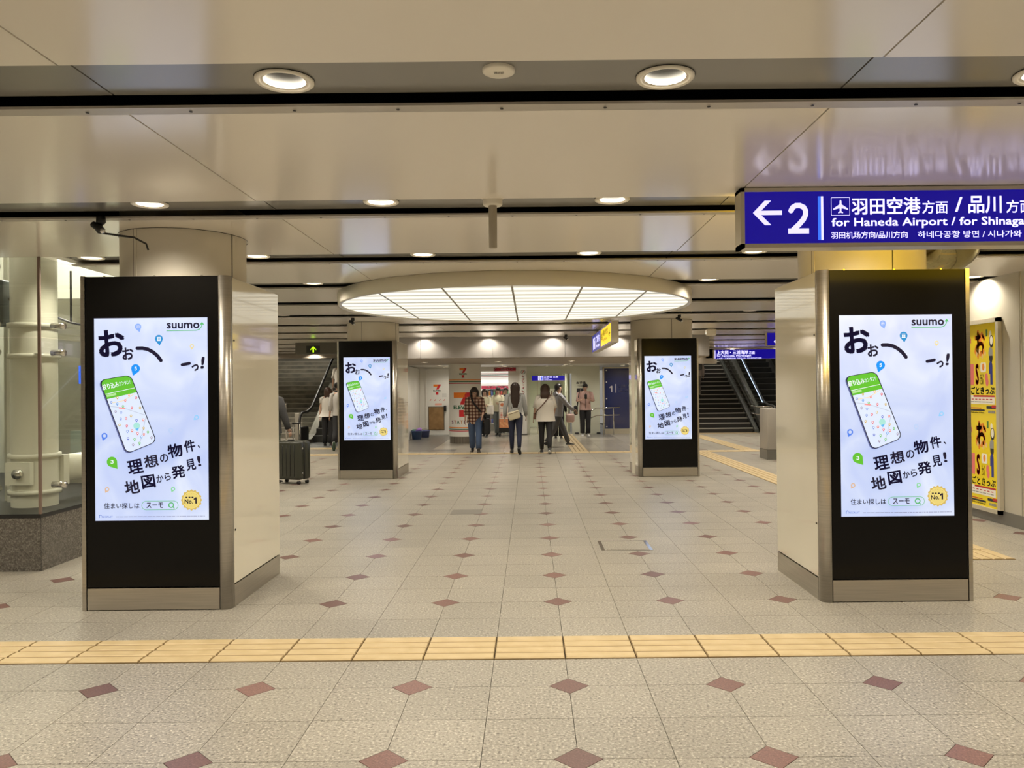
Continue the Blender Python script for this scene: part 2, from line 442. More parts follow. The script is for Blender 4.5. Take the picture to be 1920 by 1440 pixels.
# ------------------------------------------------------------------ ceiling
ceil = struct('ceiling', 'glossy beige metal panel ceiling with recessed light bands')
def inshaft(x0, x1, y0, y1):
    """clip a ceiling cell against the lift shaft; returns list of rects"""
    if y1 <= 3.56 or y0 >= 7.2 or x0 >= -4.36: return [(x0, x1, y0, y1)]
    out = []
    if y0 < 3.56: out.append((x0, x1, y0, 3.56))
    if y1 > 7.2: out.append((x0, x1, 7.2, y1))
    if x1 > -4.36: out.append((-4.36, x1, max(y0, 3.56), min(y1, 7.2)))
    return out
def holed(b, x0, x1, y0, y1, holes, z, th, m):
    bm = bmesh.new(); es = []
    def loop(pts):
        vs = [bm.verts.new((px, py, z)) for px, py in pts]
        for k in range(len(vs)): es.append(bm.edges.new((vs[k], vs[(k+1) % len(vs)])))
    loop([(x0, y0), (x1, y0), (x1, y1), (x0, y1)])
    for hx, hy, r in holes: loop([(hx+r*math.cos(2*PI*k/24), hy+r*math.sin(2*PI*k/24)) for k in range(24)])
    bmesh.ops.triangle_fill(bm, use_beauty=True, use_dissolve=False, edges=es)
    bm.verts.index_update()
    b.add([v.co[:] for v in bm.verts], [[v.index for v in f.verts] for f in bm.faces], m)
    bm.free()
    b.add([(x0, y0, z), (x1, y0, z), (x1, y1, z), (x0, y1, z), (x0, y0, z+th), (x1, y0, z+th), (x1, y1, z+th), (x0, y1, z+th)],
          [(0, 1, 5, 4), (1, 2, 6, 5), (2, 3, 7, 6), (3, 0, 4, 7)], m)
LIGHTS = []
LR = .092
for rr in range(len(RY)-1):
    ya, yb = RY[rr], RY[rr+1]
    for k in range(len(XJ)-1):
        xa, xb = XJ[k]+.004, XJ[k+1]-.004
        for (p, q, s_, t_) in inshaft(xa, xb, ya+.083, yb-.42):
            if ya > 14:
                if p < -4.35: q = min(q, -4.352)
                elif q > 3.95: p = max(p, 3.952)
                else: continue
            if q-p < .1 or t_-s_ < .05: continue
            MB().box((p, s_, ZC), (q, t_, ZC+.025), M_ceil).obj('ceiling_panel', ceil)
        for (p, q, s_, t_) in inshaft(xa, xb, yb-.43, yb-.037):
            if ya > 14:
                if p < -4.35: q = min(q, -4.352)
                elif q > 3.95: p = max(p, 3.952)
                else: continue
            if q-p < .1 or t_-s_ < .05: continue
            hs = []
            for lx in LX:
                ly = yb-{3: .18, 4: .24}.get(rr, .19)
                if p+.12 < lx < q-.12 and s_ < ly-.1 and t_ > ly+.1:
                    if math.hypot(lx-DRUM[0], ly-DRUM[1]) < DRUM[2]+.2: continue
                    if any(math.hypot(lx-a, ly-b_) < r_+.2 for a, b_, r_ in COLS): continue
                    if lx > 4.8 and ly < 9.4: continue
                    if -6.2 < lx < -4.9 and ly > 17.5: continue
                    hs.append((lx, ly, LR)); LIGHTS.append((lx, ly))
            b = MB(); holed(b, p, q, s_, t_, hs, ZC+.035, .02, M_band)
            if abs(t_-(yb-.037)) < 1e-6:
                pr_ = [(t_+.022*math.sin(w_), ZC+.035+.06*(1-math.cos(w_))) for w_ in (0, .4, .8, 1.2, 1.57)]
                b.add([(x_, y_, z_) for y_, z_ in pr_ for x_ in (p, q)], [(2*v_, 2*v_+1, 2*v_+3, 2*v_+2) for v_ in range(4)], M_band, True)
            b.obj('light_band', ceil)
# black slab added above the panels to block light
b = MB()
b.box((-4.36, -10, ZC+.22), (10.5, 22.4, ZC+.3), M_black); b.box((-10, -10, ZC+.22), (-4.36, 3.6, ZC+.3), M_black); b.box((-10, 7.2, ZC+.22), (-4.36, 22.4, ZC+.3), M_black)
b.obj('ceiling_light_block', ceil)
M_screw = mat('screw_dark', (.04, .035, .03), .4, metal=.6)
for n, ya in enumerate(RY):
    b = MB()
    for (p, q, s_, t_) in (inshaft(XJ[0], XJ[-1], ya, ya+.078) if ya < 14 else [(XJ[0], -4.352, ya, ya+.078), (3.952, XJ[-1], ya, ya+.078)]):
        b.box((p, s_, ZC-.005), (q, t_, ZC+.006), M_rail)
    o = b.obj('trim_%d' % (n+1), kind='structure', label='metal rail with screws beside a dark ceiling slot')
    if -4 < ya < 11:
        b = MB(); x = XJ[0]+.1
        while x < XJ[-1]:
            if not (x < -4.36 and 3.56 < ya < 7.2): b.lathe([(.0085, ZC-.0085), (.006, ZC-.010), (.0005, ZC-.010)], M_screw, 6, (x, ya+.04))
            x += .43
        b.obj('screw_heads', o, kind='stuff')

# downlights
def make_light():
    root = thing('ceiling_light', 'x', 'ceiling light')
    b = MB(); b.lathe([(.113, .004), (.113, -.004), (.107, -.009), (.093, -.006), (.087, .0), (.080, .006), (.080, .0)], M_rim, 36); b.obj('rim', root, fix=False)
    b = MB(); b.lathe([(.080, .002), (.075, .03), (.060, .065), (.042, .085)], M_refl, 28)
    rf = b.obj('reflector', root, fix=False)
    b = MB(); b.lathe([(.045, .084), (.02, .08), (.0005, .08)], M_lampe, 16); b.obj('lamp', rf, fix=False)
    b = MB(); b.lathe([(.115, .0), (.115, .003), (.093, .003)], M_screw, 28); b.obj('shadow_gasket', root, fix=False)
    ld = bpy.data.lights.new('downlight', 'SPOT'); ld.energy = SPOT_W; ld.color = LAMP_COL; ld.spot_size = math.radians(152); ld.spot_blend = .85; ld.shadow_soft_size = .025
    lo = bpy.data.objects.new('downlight', ld); COL.objects.link(lo); lo.parent = root; lo.location = (0, 0, .042)
    return root
L0 = make_light()
names = {}
rows = sorted(set(round(l[1], 2) for l in LIGHTS)); xs_ = sorted(set(round(l[0], 2) for l in LIGHTS))
ordn = ['first', 'second', 'third', 'fourth', 'fifth', 'sixth', 'seventh', 'eighth', 'ninth', 'tenth', 'eleventh', 'twelfth', 'thirteenth', 'fourteenth', 'fifteenth', 'sixteenth']
def light_label(x, y):
    ri = rows.index(round(y, 2)); j = [r for r in rows if r > -3.0]
    side = 'left' if x < DRUM[0]-.1 else 'right'
    ranks = [q for q in xs_ if (q < DRUM[0]-.1) == (side == 'left')]
    ranks = sorted(ranks, key=lambda q: abs(q-DRUM[0])); k = ranks.index(round(x, 2))
    if y < -3: return 'round recessed ceiling light overhead, outside the view'
    return 'round recessed ceiling light, %s light band, %s %s of the centre line' % (ordn[j.index(round(y, 2))], ordn[k], side)
for k, (x, y) in enumerate(LIGHTS):
    o = L0 if k == 0 else copy_tree(L0)
    o.location = (x, y, ZC+.031)
    if 14 < y < 15 and -4.4 < x < 4:
        for ch in o.children:
            if ch.type == 'LIGHT': ch.data = ch.data.copy(); ch.data.energy = SPOT_W*.45
    o['label'] = light_label(x, y); o['group'] = 'recessed ceiling downlights'

# drum (luminous ceiling)
cx, cy, R = DRUM
dr = thing('luminous_drum', 'large round luminous ceiling drum glowing white between the four pillars', 'ceiling light', (cx, cy, ZC))
M_drum = mat('drum_enamel', (.62, .575, .48), .35)
b = MB(); b.lathe([(R-.01, 0), (R, -.004), (R, -.142), (R-.008, -.15), (R-.045, -.15), (R-.045, -.128)], M_drum, 96); b.obj('drum_rim', dr, fix=False)
def drum_nodes(t, bb):
    tc = N(t, 'ShaderNodeTexCoord'); sp = N(t, 'ShaderNodeSeparateXYZ'); t.links.new(tc.outputs['Object'], sp.inputs[0])
    mu = N(t, 'ShaderNodeMath', operation='MULTIPLY'); mu.inputs[1].default_value = 2*PI/.352; t.links.new(sp.outputs['Y'], mu.inputs[0])
    cs = N(t, 'ShaderNodeMath', operation='COSINE'); t.links.new(mu.outputs[0], cs.inputs[0])
    n = N(t, 'ShaderNodeTexNoise', i_Scale=1.5, i_Detail=1.0); t.links.new(tc.outputs['Object'], n.inputs['Vector'])
    mr = N(t, 'ShaderNodeMapRange'); mr.inputs['From Min'].default_value = -1; mr.inputs['From Max'].default_value = 1; mr.inputs['To Min'].default_value = .50; mr.inputs['To Max'].default_value = 1.0
    t.links.new(cs.outputs[0], mr.inputs['Value'])
    m2 = N(t, 'ShaderNodeMath', operation='MULTIPLY'); m2.inputs[1].default_value = DRUM_E; t.links.new(mr.outputs[0], m2.inputs[0])
    t.links.new(m2.outputs[0], bb.inputs['Emission Strength'])
M_diff = mat('drum_diffuser', (.15, .145, .13), .5, emis=(1, .95, .80), es=DRUM_E, nodes=drum_nodes)
def clip(poly, f):
    out = []
    for i in range(len(poly)):
        a, b_ = poly[i], poly[(i+1) % len(poly)]; fa, fb = f(a), f(b_)
        if fa >= 0: out.append(a)
        if (fa >= 0) != (fb >= 0):
            t = fa/(fa-fb); out.append((a[0]+(b_[0]-a[0])*t, a[1]+(b_[1]-a[1])*t))
    return out
r0 = R-.045; circ = [(r0*math.cos(2*PI*k/96), r0*math.sin(2*PI*k/96)) for k in range(96)]
for i in range(-3, 3):
    for j in range(-4, 4):
        x0, x1, y0, y1 = i*.72+.010, (i+1)*.72-.010, (j+.25)*.704+.006, (j+1.25)*.704-.006
        p = clip(clip(clip(clip(circ, lambda q: q[0]-x0), lambda q: x1-q[0]), lambda q: q[1]-y0), lambda q: y1-q[1])
        if len(p) > 2: MB().prism(p, -.132, -.126, M_diff).obj('diffuser_panel', dr)
M_fr = mat('drum_frame', (.33, .31, .26), .4)
for i in range(-2, 3):
    hh = math.sqrt(r0*r0-(i*.72)**2); MB().box((i*.72-.011, -hh, -.135), (i*.72+.011, hh, -.12), M_fr).obj('frame_bar', dr)
for j in range(-3, 4):
    yy = (j+.25)*.704
    if abs(yy) < r0: hh = math.sqrt(r0*r0-yy*yy); MB().box((-hh, yy-.006, -.1335), (hh, yy+.006, -.12), mat('drum_thin', (.33, .31, .26), .5)).obj('cross_bar', dr)
MB().lathe([(r0, -.12), (.01, -.12)], M_black, 48).obj('back_plate', dr)

# speaker, antenna, smoke detector, cameras, emergency box
t = thing('ceiling_speaker', 'small round ceiling speaker between the first two ceiling lights', 'speaker', (-.29, -.27, ZC+.031))
MB().lathe([(.062, .004), (.062, -.006), (.055, -.010), (.0005, -.010)], M_rim, 28).obj('cover', t, fix=False)
b = MB()
for k in range(8): b.box((-.018+k*.005, -.012, -.0112), (-.0155+k*.005, .006, -.0100), M_screw)
b.obj('sound_slots', t)
t = thing('antenna_pole', 'slim grey ceiling antenna tube hanging from a round base plate', 'antenna', (-.405, 1.68, ZC+.035))
MB().lathe([(.0005, 0), (.082, 0), (.082, -.012), (.075, -.016), (.06, -.016)], M_rim, 28).obj('base_plate', t, fix=False)
MB().lathe([(.061, -.014), (.061, -.058), (.055, -.066), (.02, -.066)], M_rim, 28).obj('hub', t, fix=False)
MB().lathe([(.026, -.064), (.026, -.325), (.022, -.33), (.0005, -.33)], mat('tube_grey', (.36, .32, .25), .5), 20).obj('tube', t, fix=False)
t = thing('smoke_detector', 'small round smoke detector at the edge of the ceiling over the lift', 'smoke detector', (-3.96, 1.86, ZC+.035))
MB().lathe([(.0005, 0), (.055, 0), (.057, -.012), (.045, -.03), (.03, -.036), (.0005, -.036)], M_rim, 24).obj('housing', t, fix=False)
MB().lathe([(.047, -.026), (.041, -.033)], M_screw, 24).obj('vent_ring', t, fix=False)
def cctv(x, y, label, col=M_rub):
    t = thing('security_camera', label, 'security camera', (x, y, ZC))
    MB().lathe([(.0005, 0), (.028, 0), (.03, -.035), (.02, -.05), (.0005, -.05)], col, 16).obj('mount', t, fix=False)
    MB().tube([(0, 0, -.04), (.01, -.02, -.08)], .012, col).obj('neck', t)
    b = MB(); b.tube([(-.05, .0, -.05), (.03, -.04, -.10)], .022, col, 12); b.obj('body', t)
    MB().ball((.034, -.044, -.103), .019, M_chrome, 10).obj('lens', t)
    return t
t = cctv(-3.03, 2.02, 'small black ceiling camera above the left near column with a hanging cable')
MB().tube([(-.05, 0, -.06), (-.03, .02, -.10), (.05, .08, -.105), (.12, .20, -.10), (.165, .28, -.13), (.17, .30, -.17)], .007, M_rub).obj('cable', t)
cctv(-3.05, 9.62, 'small black ceiling camera above the far left column')
cctv(2.25, 9.60, 'small black ceiling camera above the far right column')
cctv(.62, 14.2, 'small black ceiling camera near the bulkhead')
t = thing('emergency_light', 'small rounded cream box lamp on the ceiling right of the far right pillar', 'lamp', (3.47, 12.7, ZC))
MB().rbox((-.1, -.06, -.145), (.1, .06, -.01), M_rim, .03, 3).obj('housing', t)
MB().box((-.05, -.04, -.012), (.05, .04, 0), M_rail).obj('mount', t)

# ------------------------------------------------------------------ columns
def column(name, x, y, r, label, seams):
    t = struct('pillar_'+name, label, None, (x, y, 0))
    b = MB(); n = 64; b.lathe([(r, 0), (r, ZC+.2)], M_colm, n); b.obj('shaft', t, fix=False)
    MB().lathe([(r+.012, ZC-.004), (r+.012, ZC+.03)], M_screw, 64).obj('ceiling_gap', t, fix=False)
    for a in seams:
        a = math.radians(a); p = Vector((r*math.cos(a), r*math.sin(a), 0)); T = Matrix.Translation(p) @ Matrix.Rotation(a, 4, 'Z')
        MB().box((-.004, -.003, 1.2), (.0012, .003, ZC), M_screw, T).obj('seam', t)
        MB().box((-.004, .004, 1.2), (.004, .03, ZC), M_colm, T).obj('cover_strip', t)
    return t
column('near_left', *COLS[0], 'round beige column rising behind the near left screen pillar', [-20, -115])
column('near_right', *COLS[1], 'round beige column rising behind the near right screen pillar', [-85, -160])
column('far_left', *COLS[2], 'round beige column rising behind the far left screen pillar', [-105, -20])
column('far_right', *COLS[3], 'round beige column rising behind the far right screen pillar', [-80])

# ------------------------------------------------------------------ screen artwork (flat picture on the display)
E_ = SCREEN_E
def sg(n, rgb): return glow('screen_'+n, rgb, E_)
def screen_bg(t, b):
    tc = N(t, 'ShaderNodeTexCoord'); n = N(t, 'ShaderNodeTexNoise', i_Scale=2.6, i_Detail=2.0); n.inputs['Distortion'].default_value = 1.2
    t.links.new(tc.outputs['Object'], n.inputs['Vector'])
    r = ramp(t, [(.3, sr(176, 196, 246)), (.55, sr(196, 212, 250)), (.75, sr(216, 228, 253))]); t.links.new(n.outputs['Fac'], r.inputs['Fac'])
    t.links.new(r.outputs[0], b.inputs['Emission Color'])
M_sbg = mat('screen_sky', (.2, .2, .2), .2, emis=(.6, .7, 1), es=E_, nodes=screen_bg)
def poster_art(W, H):
    a = Art(60, 55, 808, 1390, W, H)
    K = sg('ink', (24, 18, 44)); WH = sg('white', (236, 242, 255)); GR = sg('green', (96, 186, 50)); a.l = 2
    a.rect(60, 55, 808, 1390, M_sbg)
    # pins in the sky
    a.pin(350, 112, 21, sg('p1', (128, 164, 244)), M_sbg, -15); a.text('Q', 341, 103, 359, 122, sg('p1', (128, 164, 244)), .02)
    a.pin(487, 193, 26, sg('p2', (38, 134, 200)), None, -6); a.rect(474, 181, 500, 185, WH); a.rect(476, 188, 481, 202, WH); a.rect(485, 188, 489, 202, WH); a.rect(493, 188, 498, 202, WH); a.rect(474, 203, 500, 207, WH)
    a.pin(705, 243, 14, sg('p3', (220, 206, 150)), M_sbg, 5)
    a.pin(332, 388, 29, sg('p4', (22, 142, 240)), None, 20); a.num('5', 324, 376, 341, 400, 4.5, WH)
    a.pin(732, 714, 15, sg('p5', (140, 200, 244)), M_sbg, 50)
    a.pin(562, 798, 16, sg('p6', (178, 200, 236)), M_sbg, 0)
    a.pin(124, 830, 20, sg('p7', (84, 130, 232)), M_sbg, 20)
    a.pin(172, 1002, 34, GR, None, -38); a.num('3', 163, 990, 183, 1014, 5, WH)
    a.pin(139, 1183, 15, sg('p8', (214, 178, 146)), M_sbg, 30); a.pin(574, 1184, 14, sg('p9', (132, 208, 150)), M_sbg, 25)
    # brand word with its green arrow
    a.text('suumo', 540, 88, 756, 127, K, .022)
    LG = sg('lgreen', (84, 178, 104))
    a.stroke([(540, 140), (640, 140), (735, 139), (757, 132), (770, 115), (773, 92)], 5, LG)
    a.poly([(773, 84), (788, 102), (758, 102)], LG)
    # handwritten sounds
    a.text('お', 88, 130, 262, 308, K, .035, -4); a.text('お', 245, 248, 320, 330, K, .03, -4)
    a.stroke([(345, 254), (380, 254), (415, 262), (448, 280), (478, 306), (500, 336)], 24, K)
    a.stroke([(640, 366), (665, 362), (688, 357)], 20, K)
    a.text('っ', 704, 364, 750, 408, K, .035, -12); a.text('!', 760, 314, 782, 394, K, .03, 0, .12)
    # telephone
    def Q(u, v):   # unit square of the phone body
        tl, tr_, br, bl = (92, 462), (300, 428), (470, 872), (268, 952)
        return ((tl[0]*(1-u)+tr_[0]*u)*(1-v)+(bl[0]*(1-u)+br[0]*u)*v, (tl[1]*(1-u)+tr_[1]*u)*(1-v)+(bl[1]*(1-u)+br[1]*u)*v)
    def rq(u0, v0, u1, v1, ru, rv, m, dx=0, dy=0, corners=(1, 1, 1, 1)):
        pts = []
        for (u, v, a0, on) in ((u1-ru, v0+rv, -90, corners[1]), (u1-ru, v1-rv, 0, corners[2]), (u0+ru, v1-rv, 90, corners[3]), (u0+ru, v0+rv, 180, corners[0])):
            for k in range(7):
                tt = math.radians(a0+k*15)
                if on: pts.append(Q(u+ru*math.cos(tt), v+rv*math.sin(tt)))
                elif k == 3: pts.append(Q(u+ru*(1 if math.cos(tt) > 0 else -1), v+rv*(1 if math.sin(tt) > 0 else -1)))
        a.poly([(x+dx, y+dy) for x, y in pts], m)
    rq(0, 0, 1, 1, .18, .075, sg('phone_side', (92, 100, 150)), -7, 4)
    rq(0, 0, 1, 1, .18, .075, K)
    rq(.025, .008, .975, .992, .17, .07, sg('map', (214, 226, 250)))
    rq(.025, .008, .975, .26, .17, .07, GR, 0, 0, (1, 1, 0, 0))
    rq(.025, .19, .975, .197, .01, .003, WH, 0, 0, (0, 0, 0, 0))
    rq(.05, .205, .35, .235, .01, .003, sg('lg2', (172, 220, 150)), 0, 0, (0, 0, 0, 0))
    a.text('絞り込み', 112, 480, 222, 520, WH, .02, -11); a.text('カンタン!', 222, 466, 296, 496, WH, .01, -11)
    def ml(p, w_, m): a.stroke([Q(*q) for q in p], w_, m, False)
    ml([(.05, .36), (.4, .42), (.97, .60)], 4, sg('road', (186, 196, 216))); ml([(.28, .405), (.45, .435)], 10, sg('rd', (244, 150, 150)))
    ml([(.1, .32), (.5, .33), (.9, .27)], 4, sg('yl', (238, 216, 160))); ml([(.97, .62), (.62, .86), (.45, .96)], 4, sg('road', (186, 196, 216)))
    a.circ(*Q(.6, .70), 22, sg('park', (164, 222, 214)), 14); a.poly([Q(.52, .735), Q(.66, .735), Q(.56, .77)], sg('pond', (96, 180, 240)))
    rnd = random.Random(3); cols = [(96, 186, 80), (72, 150, 226), (226, 110, 90), (120, 150, 220), (150, 140, 170), (240, 170, 110), (60, 90, 200), (220, 70, 80), (200, 170, 60)]
    for (u, v) in [(.12, .31), (.35, .27), (.55, .33), (.72, .27), (.9, .33), (.28, .35), (.42, .40), (.66, .45), (.15, .44), (.9, .48), (.3, .47), (.22, .55), (.38, .56), (.55, .55), (.12, .62), (.32, .66), (.66, .63), (.86, .65), (.28, .73), (.42, .74), (.78, .76), (.22, .82), (.4, .86), (.62, .86), (.72, .84), (.86, .83), (.3, .92), (.5, .93), (.9, .92), (.55, .80)]:
        q = Q(u, v); cc = cols[rnd.randrange(len(cols))]; a.pin(q[0], q[1], 7.5, sg('m%d_%d_%d' % cc, cc), WH)
    # headline
    for ch, x0, y0, x1, y1, r_ in [('理', 277, 988, 378, 1082, -10), ('想', 386, 958, 480, 1040, -9), ('の', 490, 952, 546, 1008, -10), ('物', 542, 886, 640, 976, -10), ('件', 650, 862, 724, 942, -10), ('、', 740, 898, 758, 916, 0),
                                   ('地', 257, 1124, 355, 1214, -9), ('図', 368, 1090, 458, 1178, -9), ('か', 467, 1090, 513, 1140, -10), ('ら', 520, 1078, 562, 1128, -10), ('発', 566, 1030, 656, 1114, -10), ('見', 662, 988, 726, 1062, -10), ('!', 738, 968, 760, 1036, -8)]:
        a.text(ch, x0, y0, x1, y1, K, .028 if ch not in 'のから、' else .02, r_)
    a.text('住まい探しは', 120, 1272, 354, 1310, K, .014)
    a.rrect(368, 1261, 610, 1321, 30, LG); a.rrect(371, 1264, 607, 1318, 27, M_sbg)
    a.text('スーモ', 400, 1272, 510, 1308, K, .018)
    a.circ(563, 1290, 19, LG, 20); a.circ(563, 1290, 12, M_sbg, 20); a.stroke([(573, 1300), (583, 1311)], 6, LG)
    GD = sg('gold', (206, 178, 92)); G2 = sg('gold2', (236, 218, 140))
    a.poly([(697+(66+4*math.cos(16*tt))*math.cos(tt), 1258+(66+4*math.cos(16*tt))*math.sin(tt)) for tt in [2*PI*k/96 for k in range(96)]], GD)
    a.circ(697, 1258, 56, G2, 40); a.circ(697, 1258, 53, sg('gold3', (224, 204, 118)), 40)
    a.text('No.', 652, 1252, 706, 1281, K, .02); a.num('1', 712, 1240, 732, 1281, 10, K)
    for k in range(3): a.rect(658+k*20, 1236, 670+k*20, 1245, K)
    for k in range(5):
        a.circ(665+k*16, 1216-6*math.cos((k-2)*.7)+6, 3, GD, 5)
    B = sg('blue', (96, 124, 204)); a.stroke([(89, 1370), (89, 1355), (97, 1350), (104, 1356)], 5, B, False); a.text('RECRUIT', 106, 1357, 178, 1369, B, .01)
    x = 200
    GY = sg('fine', (138, 144, 178))
    rnd = random.Random(5)
    while x < 780:
        w_ = rnd.uniform(6, 30); a.rect(x, 1362, min(x+w_, 786), 1366, GY); x += w_+4
    return a.mb
SW, SH = .79, 1.41
art_mesh = poster_art(SW, SH).mesh('artwork')
def screen_pillar(x, y, W, D, H, label, mirror, sx, sz):
    """front faces -Y; the wide rounded post is on the aisle side"""
    t = thing('screen_pillar', label, 'digital signage pillar', (x, y, 0))
    s = -1 if mirror else 1     # s=1: wide post on +x
    w2 = W/2
    def bx(a, b, m, name, **k):
        a = list(a); b = list(b)
        if s < 0: a[0], b[0] = -b[0], -a[0]
        return MB().box(tuple(a), tuple(b), m).obj(name, t, **k)
    bx((-w2+.02, .03, .0), (w2-.02, D-.01, H-.02), M_dark, 'core')
    gf = bx((-w2+.034, .004, .165), (w2-.076, .03, H-.004), M_bglass, 'glass_front')
    bx((-w2+.034, .002, .006), (w2-.076, .03, .155), M_steel, 'kick_plate')
    bx((-w2, 0, 0), (-w2+.028, .06, H), M_steel, 'corner_post')
    # rounded wide post
    b = MB(); pts = []
    cxr, cyr, rr = w2-.055, .055, .055
    for k in range(9):
        a = math.radians(-90+k*90/8); pts.append((cxr+rr*math.cos(a), cyr+rr*math.sin(a)))
    pts = [(w2-.070, .0)]+pts+[(w2, .075), (w2-.070, .075)]
    if s < 0: pts = [(-p[0], p[1]) for p in pts][::-1]
    b.prism(pts, 0, H, M_steel, sm=True); b.obj('rounded_post', t)
    bx((-w2+.028, .03, H-.02), (w2-.02, D-.01, H), M_steel, 'top_cap')
    for side in (1, -1):
        y0 = .08 if side > 0 else .065
        bx((side*w2-.02 if side > 0 else -w2, y0, .165), (w2 if side > 0 else -w2+.02, D, H-.012), M_cream, 'side_panel')
        bx((side*w2-.02 if side > 0 else -w2, y0, .0), (w2 if side > 0 else -w2+.02, D, .155), M_steel, 'side_kick_plate')
    bx((-w2+.02, D-.012, 0), (w2-.02, D, H-.012), M_cream, 'back_panel')
    for z in (.54, 1.88):
        MB().tube([(s*w2, .10, z), (s*(w2+.005), .10, z)], .007, M_screw, 8).obj('bolt_head', t)
    for q in (-.35, 0, .33): MB().box((q-.006, .002, H-.006), (q+.006, .012, H+.002), M_chrome).obj('glass_clip', t)
    sc_ = link('screen', art_mesh, gf, (sx-x, .0032, sz))
    sc_['label'] = 'lit portrait screen with a property search advert'
    MB().box((sx-x-.004, .0034, sz-.004), (sx-x+SW+.004, .0055, sz+SH+.004), mat('bezel', (.02, .02, .05), .2)).obj('screen_bezel', gf)
    return t
screen_pillar(-2.797, 2.27, 1.03, 1.09, 2.332, 'near left white pillar box with a portrait advert screen beside the lift', False, -3.219, .627)
screen_pillar(2.376, 2.30, 1.055, 1.0, 2.332, 'near right white pillar box with a portrait advert screen under the blue sign', True, 1.988, .60)
screen_pillar(-2.963, 10.27, 1.01, 1.25, 2.36, 'far left white pillar box with a portrait advert screen before the escalator', False, -3.359, .668)
screen_pillar(2.165, 10.21, 1.035, 1.2, 2.35, 'far right white pillar box with a portrait advert screen before the stairs', True, 1.765, .638)

# ------------------------------------------------------------------ hanging direction signs
SG = 1.0
M_alu = mat('sign_aluminium', (.56, .51, .40), .35, metal=.25)
M_navy = glow('sign_navy', (14, 4, 128), .9); M_sw = glow('sign_white', (214, 208, 252), 1.05); M_sbl = glow('sign_blue', (52, 108, 250), 1.0)
M_sye = glow('sign_yellow', (250, 205, 20), 4.0)
M_yel = glow('sign_yellow_dim', (240, 206, 20), .95); M_ink = mat('ink', (.02, .02, .03), .5)
t = thing('direction_sign', 'large lit dark blue hanging sign with arrow 2 for Haneda Airport', 'sign', (1.065, 1.4, 2.333))
W, H = 2.75, .352
MB().box((0, .0, 0), (W, .13, .024), M_alu).box((0, 0, H-.022), (W, .13, H), M_alu).box((0, 0, 0), (.024, .13, H), M_alu).box((W-.024, 0, 0), (W, .13, H), M_alu).obj('frame', t)
MB().box((.024, .012, .024), (W-.024, .02, H-.022), M_dark).obj('backing', t)
MB().box((.03, .112, .028), (W-.03, .118, H-.028), M_sye).obj('yellow_rear_face', t, label='lit yellow rear face')
# 1 px of zoom crop = .5/3.43..; artwork frame in crop pixels: x 137..., y 178..512 (region 5)
K = (H-.046)/(512-178)
a = Art(137, 178, 137+(W-.048)/K, 512, W-.048, H-.046)
a.l = 2; a.rect(137, 178, 137+(W-.048)/K, 512, M_navy)
a.poly([(192, 312), (268, 234), (310, 234), (246, 298), (380, 298), (380, 326), (246, 326), (310, 391), (268, 391)], M_sw)
a.num('2', 418, 250, 552, 448, 34, M_sw)
a.rect(610, 209, 630, 490, M_sbl); a.rect(630, 209, 645, 490, M_sw)
a.rrect(695, 217, 816, 334, 6, M_sw); a.rrect(698, 220, 813, 331, 4, M_navy)
a.poly([(756, 232), (762, 240), (763, 262), (804, 290), (804, 298), (763, 287), (761, 305), (772, 314), (772, 320), (756, 316), (740, 320), (740, 314), (751, 305), (749, 287), (708, 298), (708, 290), (749, 262), (750, 240)], M_sw)
a.text('羽田空港', 827, 219, 1270, 330, M_sw, .022); a.text('方面', 1282, 244, 1446, 328, M_sw, .014); a.text('/', 1492, 222, 1540, 318, M_sw, .015)
a.text('品川', 1578, 216, 1792, 328, M_sw, .022); a.text('方面', 1822, 244, 1990, 328, M_sw, .014)
a.text('for Haneda Airport / for Shinagawa', 697, 350, 2046, 420, M_sw, .022)
a.text('羽田机场方向/品川方向', 693, 438, 1184, 484, M_sw, .01)
a.text('하네다공항 방면 / 시나가와 방면', 1250, 438, 2040, 484, M_sw, .01)
me = a.mb.mesh('lettering'); link('lit_face', me, t, (.024, .0115, .024))

def boxsign(name, label, cat, loc, W, H, D, aw, draw, rz=0, fm=M_alu, face=M_navy, fr=.01):
    t = thing(name, label, cat, loc, rz)
    MB().box((0, .001, 0), (W, D, H), fm).obj('housing', t)
    a = Art(0, 0, aw, aw*(H-2*fr)/(W-2*fr), W-2*fr, H-2*fr); a.hh = aw*(H-2*fr)/(W-2*fr)
    a.l = 2; a.rect(0, 0, aw, a.hh, face); draw(a)
    link('face', a.mb.mesh('face'), t, (fr, .001, fr))
    return t
def d1(a):
    s = 1.0
    a.rect(2, 3, 7, a.hh-3, M_sw)
    a.text('上大岡・三浦海岸', 16, 4, 216, 30, M_sw, .02); a.text('方面', 221, 10, 258, 30, M_sw, .015)
    a.text('for Kamiooka, Miurakaigan', 16, 33, 234, 47, M_sw, .02); a.text('上大冈・三浦海岸方向  가미오오카 · 미우라카이간 방면', 16, 50, 300, 60, M_sw, .01)
boxsign('direction_sign', 'long lit blue sign for Kamiooka and Miurakaigan over the stair entrance', 'sign', (5.50, 21.2, 2.36), 3.6, .30, .15, 740, d1)
boxsign('direction_sign', 'blue lit sign cut by the near right pillar, high above the longer blue one', 'sign', (4.95, 13.9, 2.39), 1.6, .29, .14, 300, lambda a: a.poly([(26, 36), (40, 22), (46, 22), (37, 33), (60, 33), (60, 39), (37, 39), (46, 50), (40, 50)], M_sw))
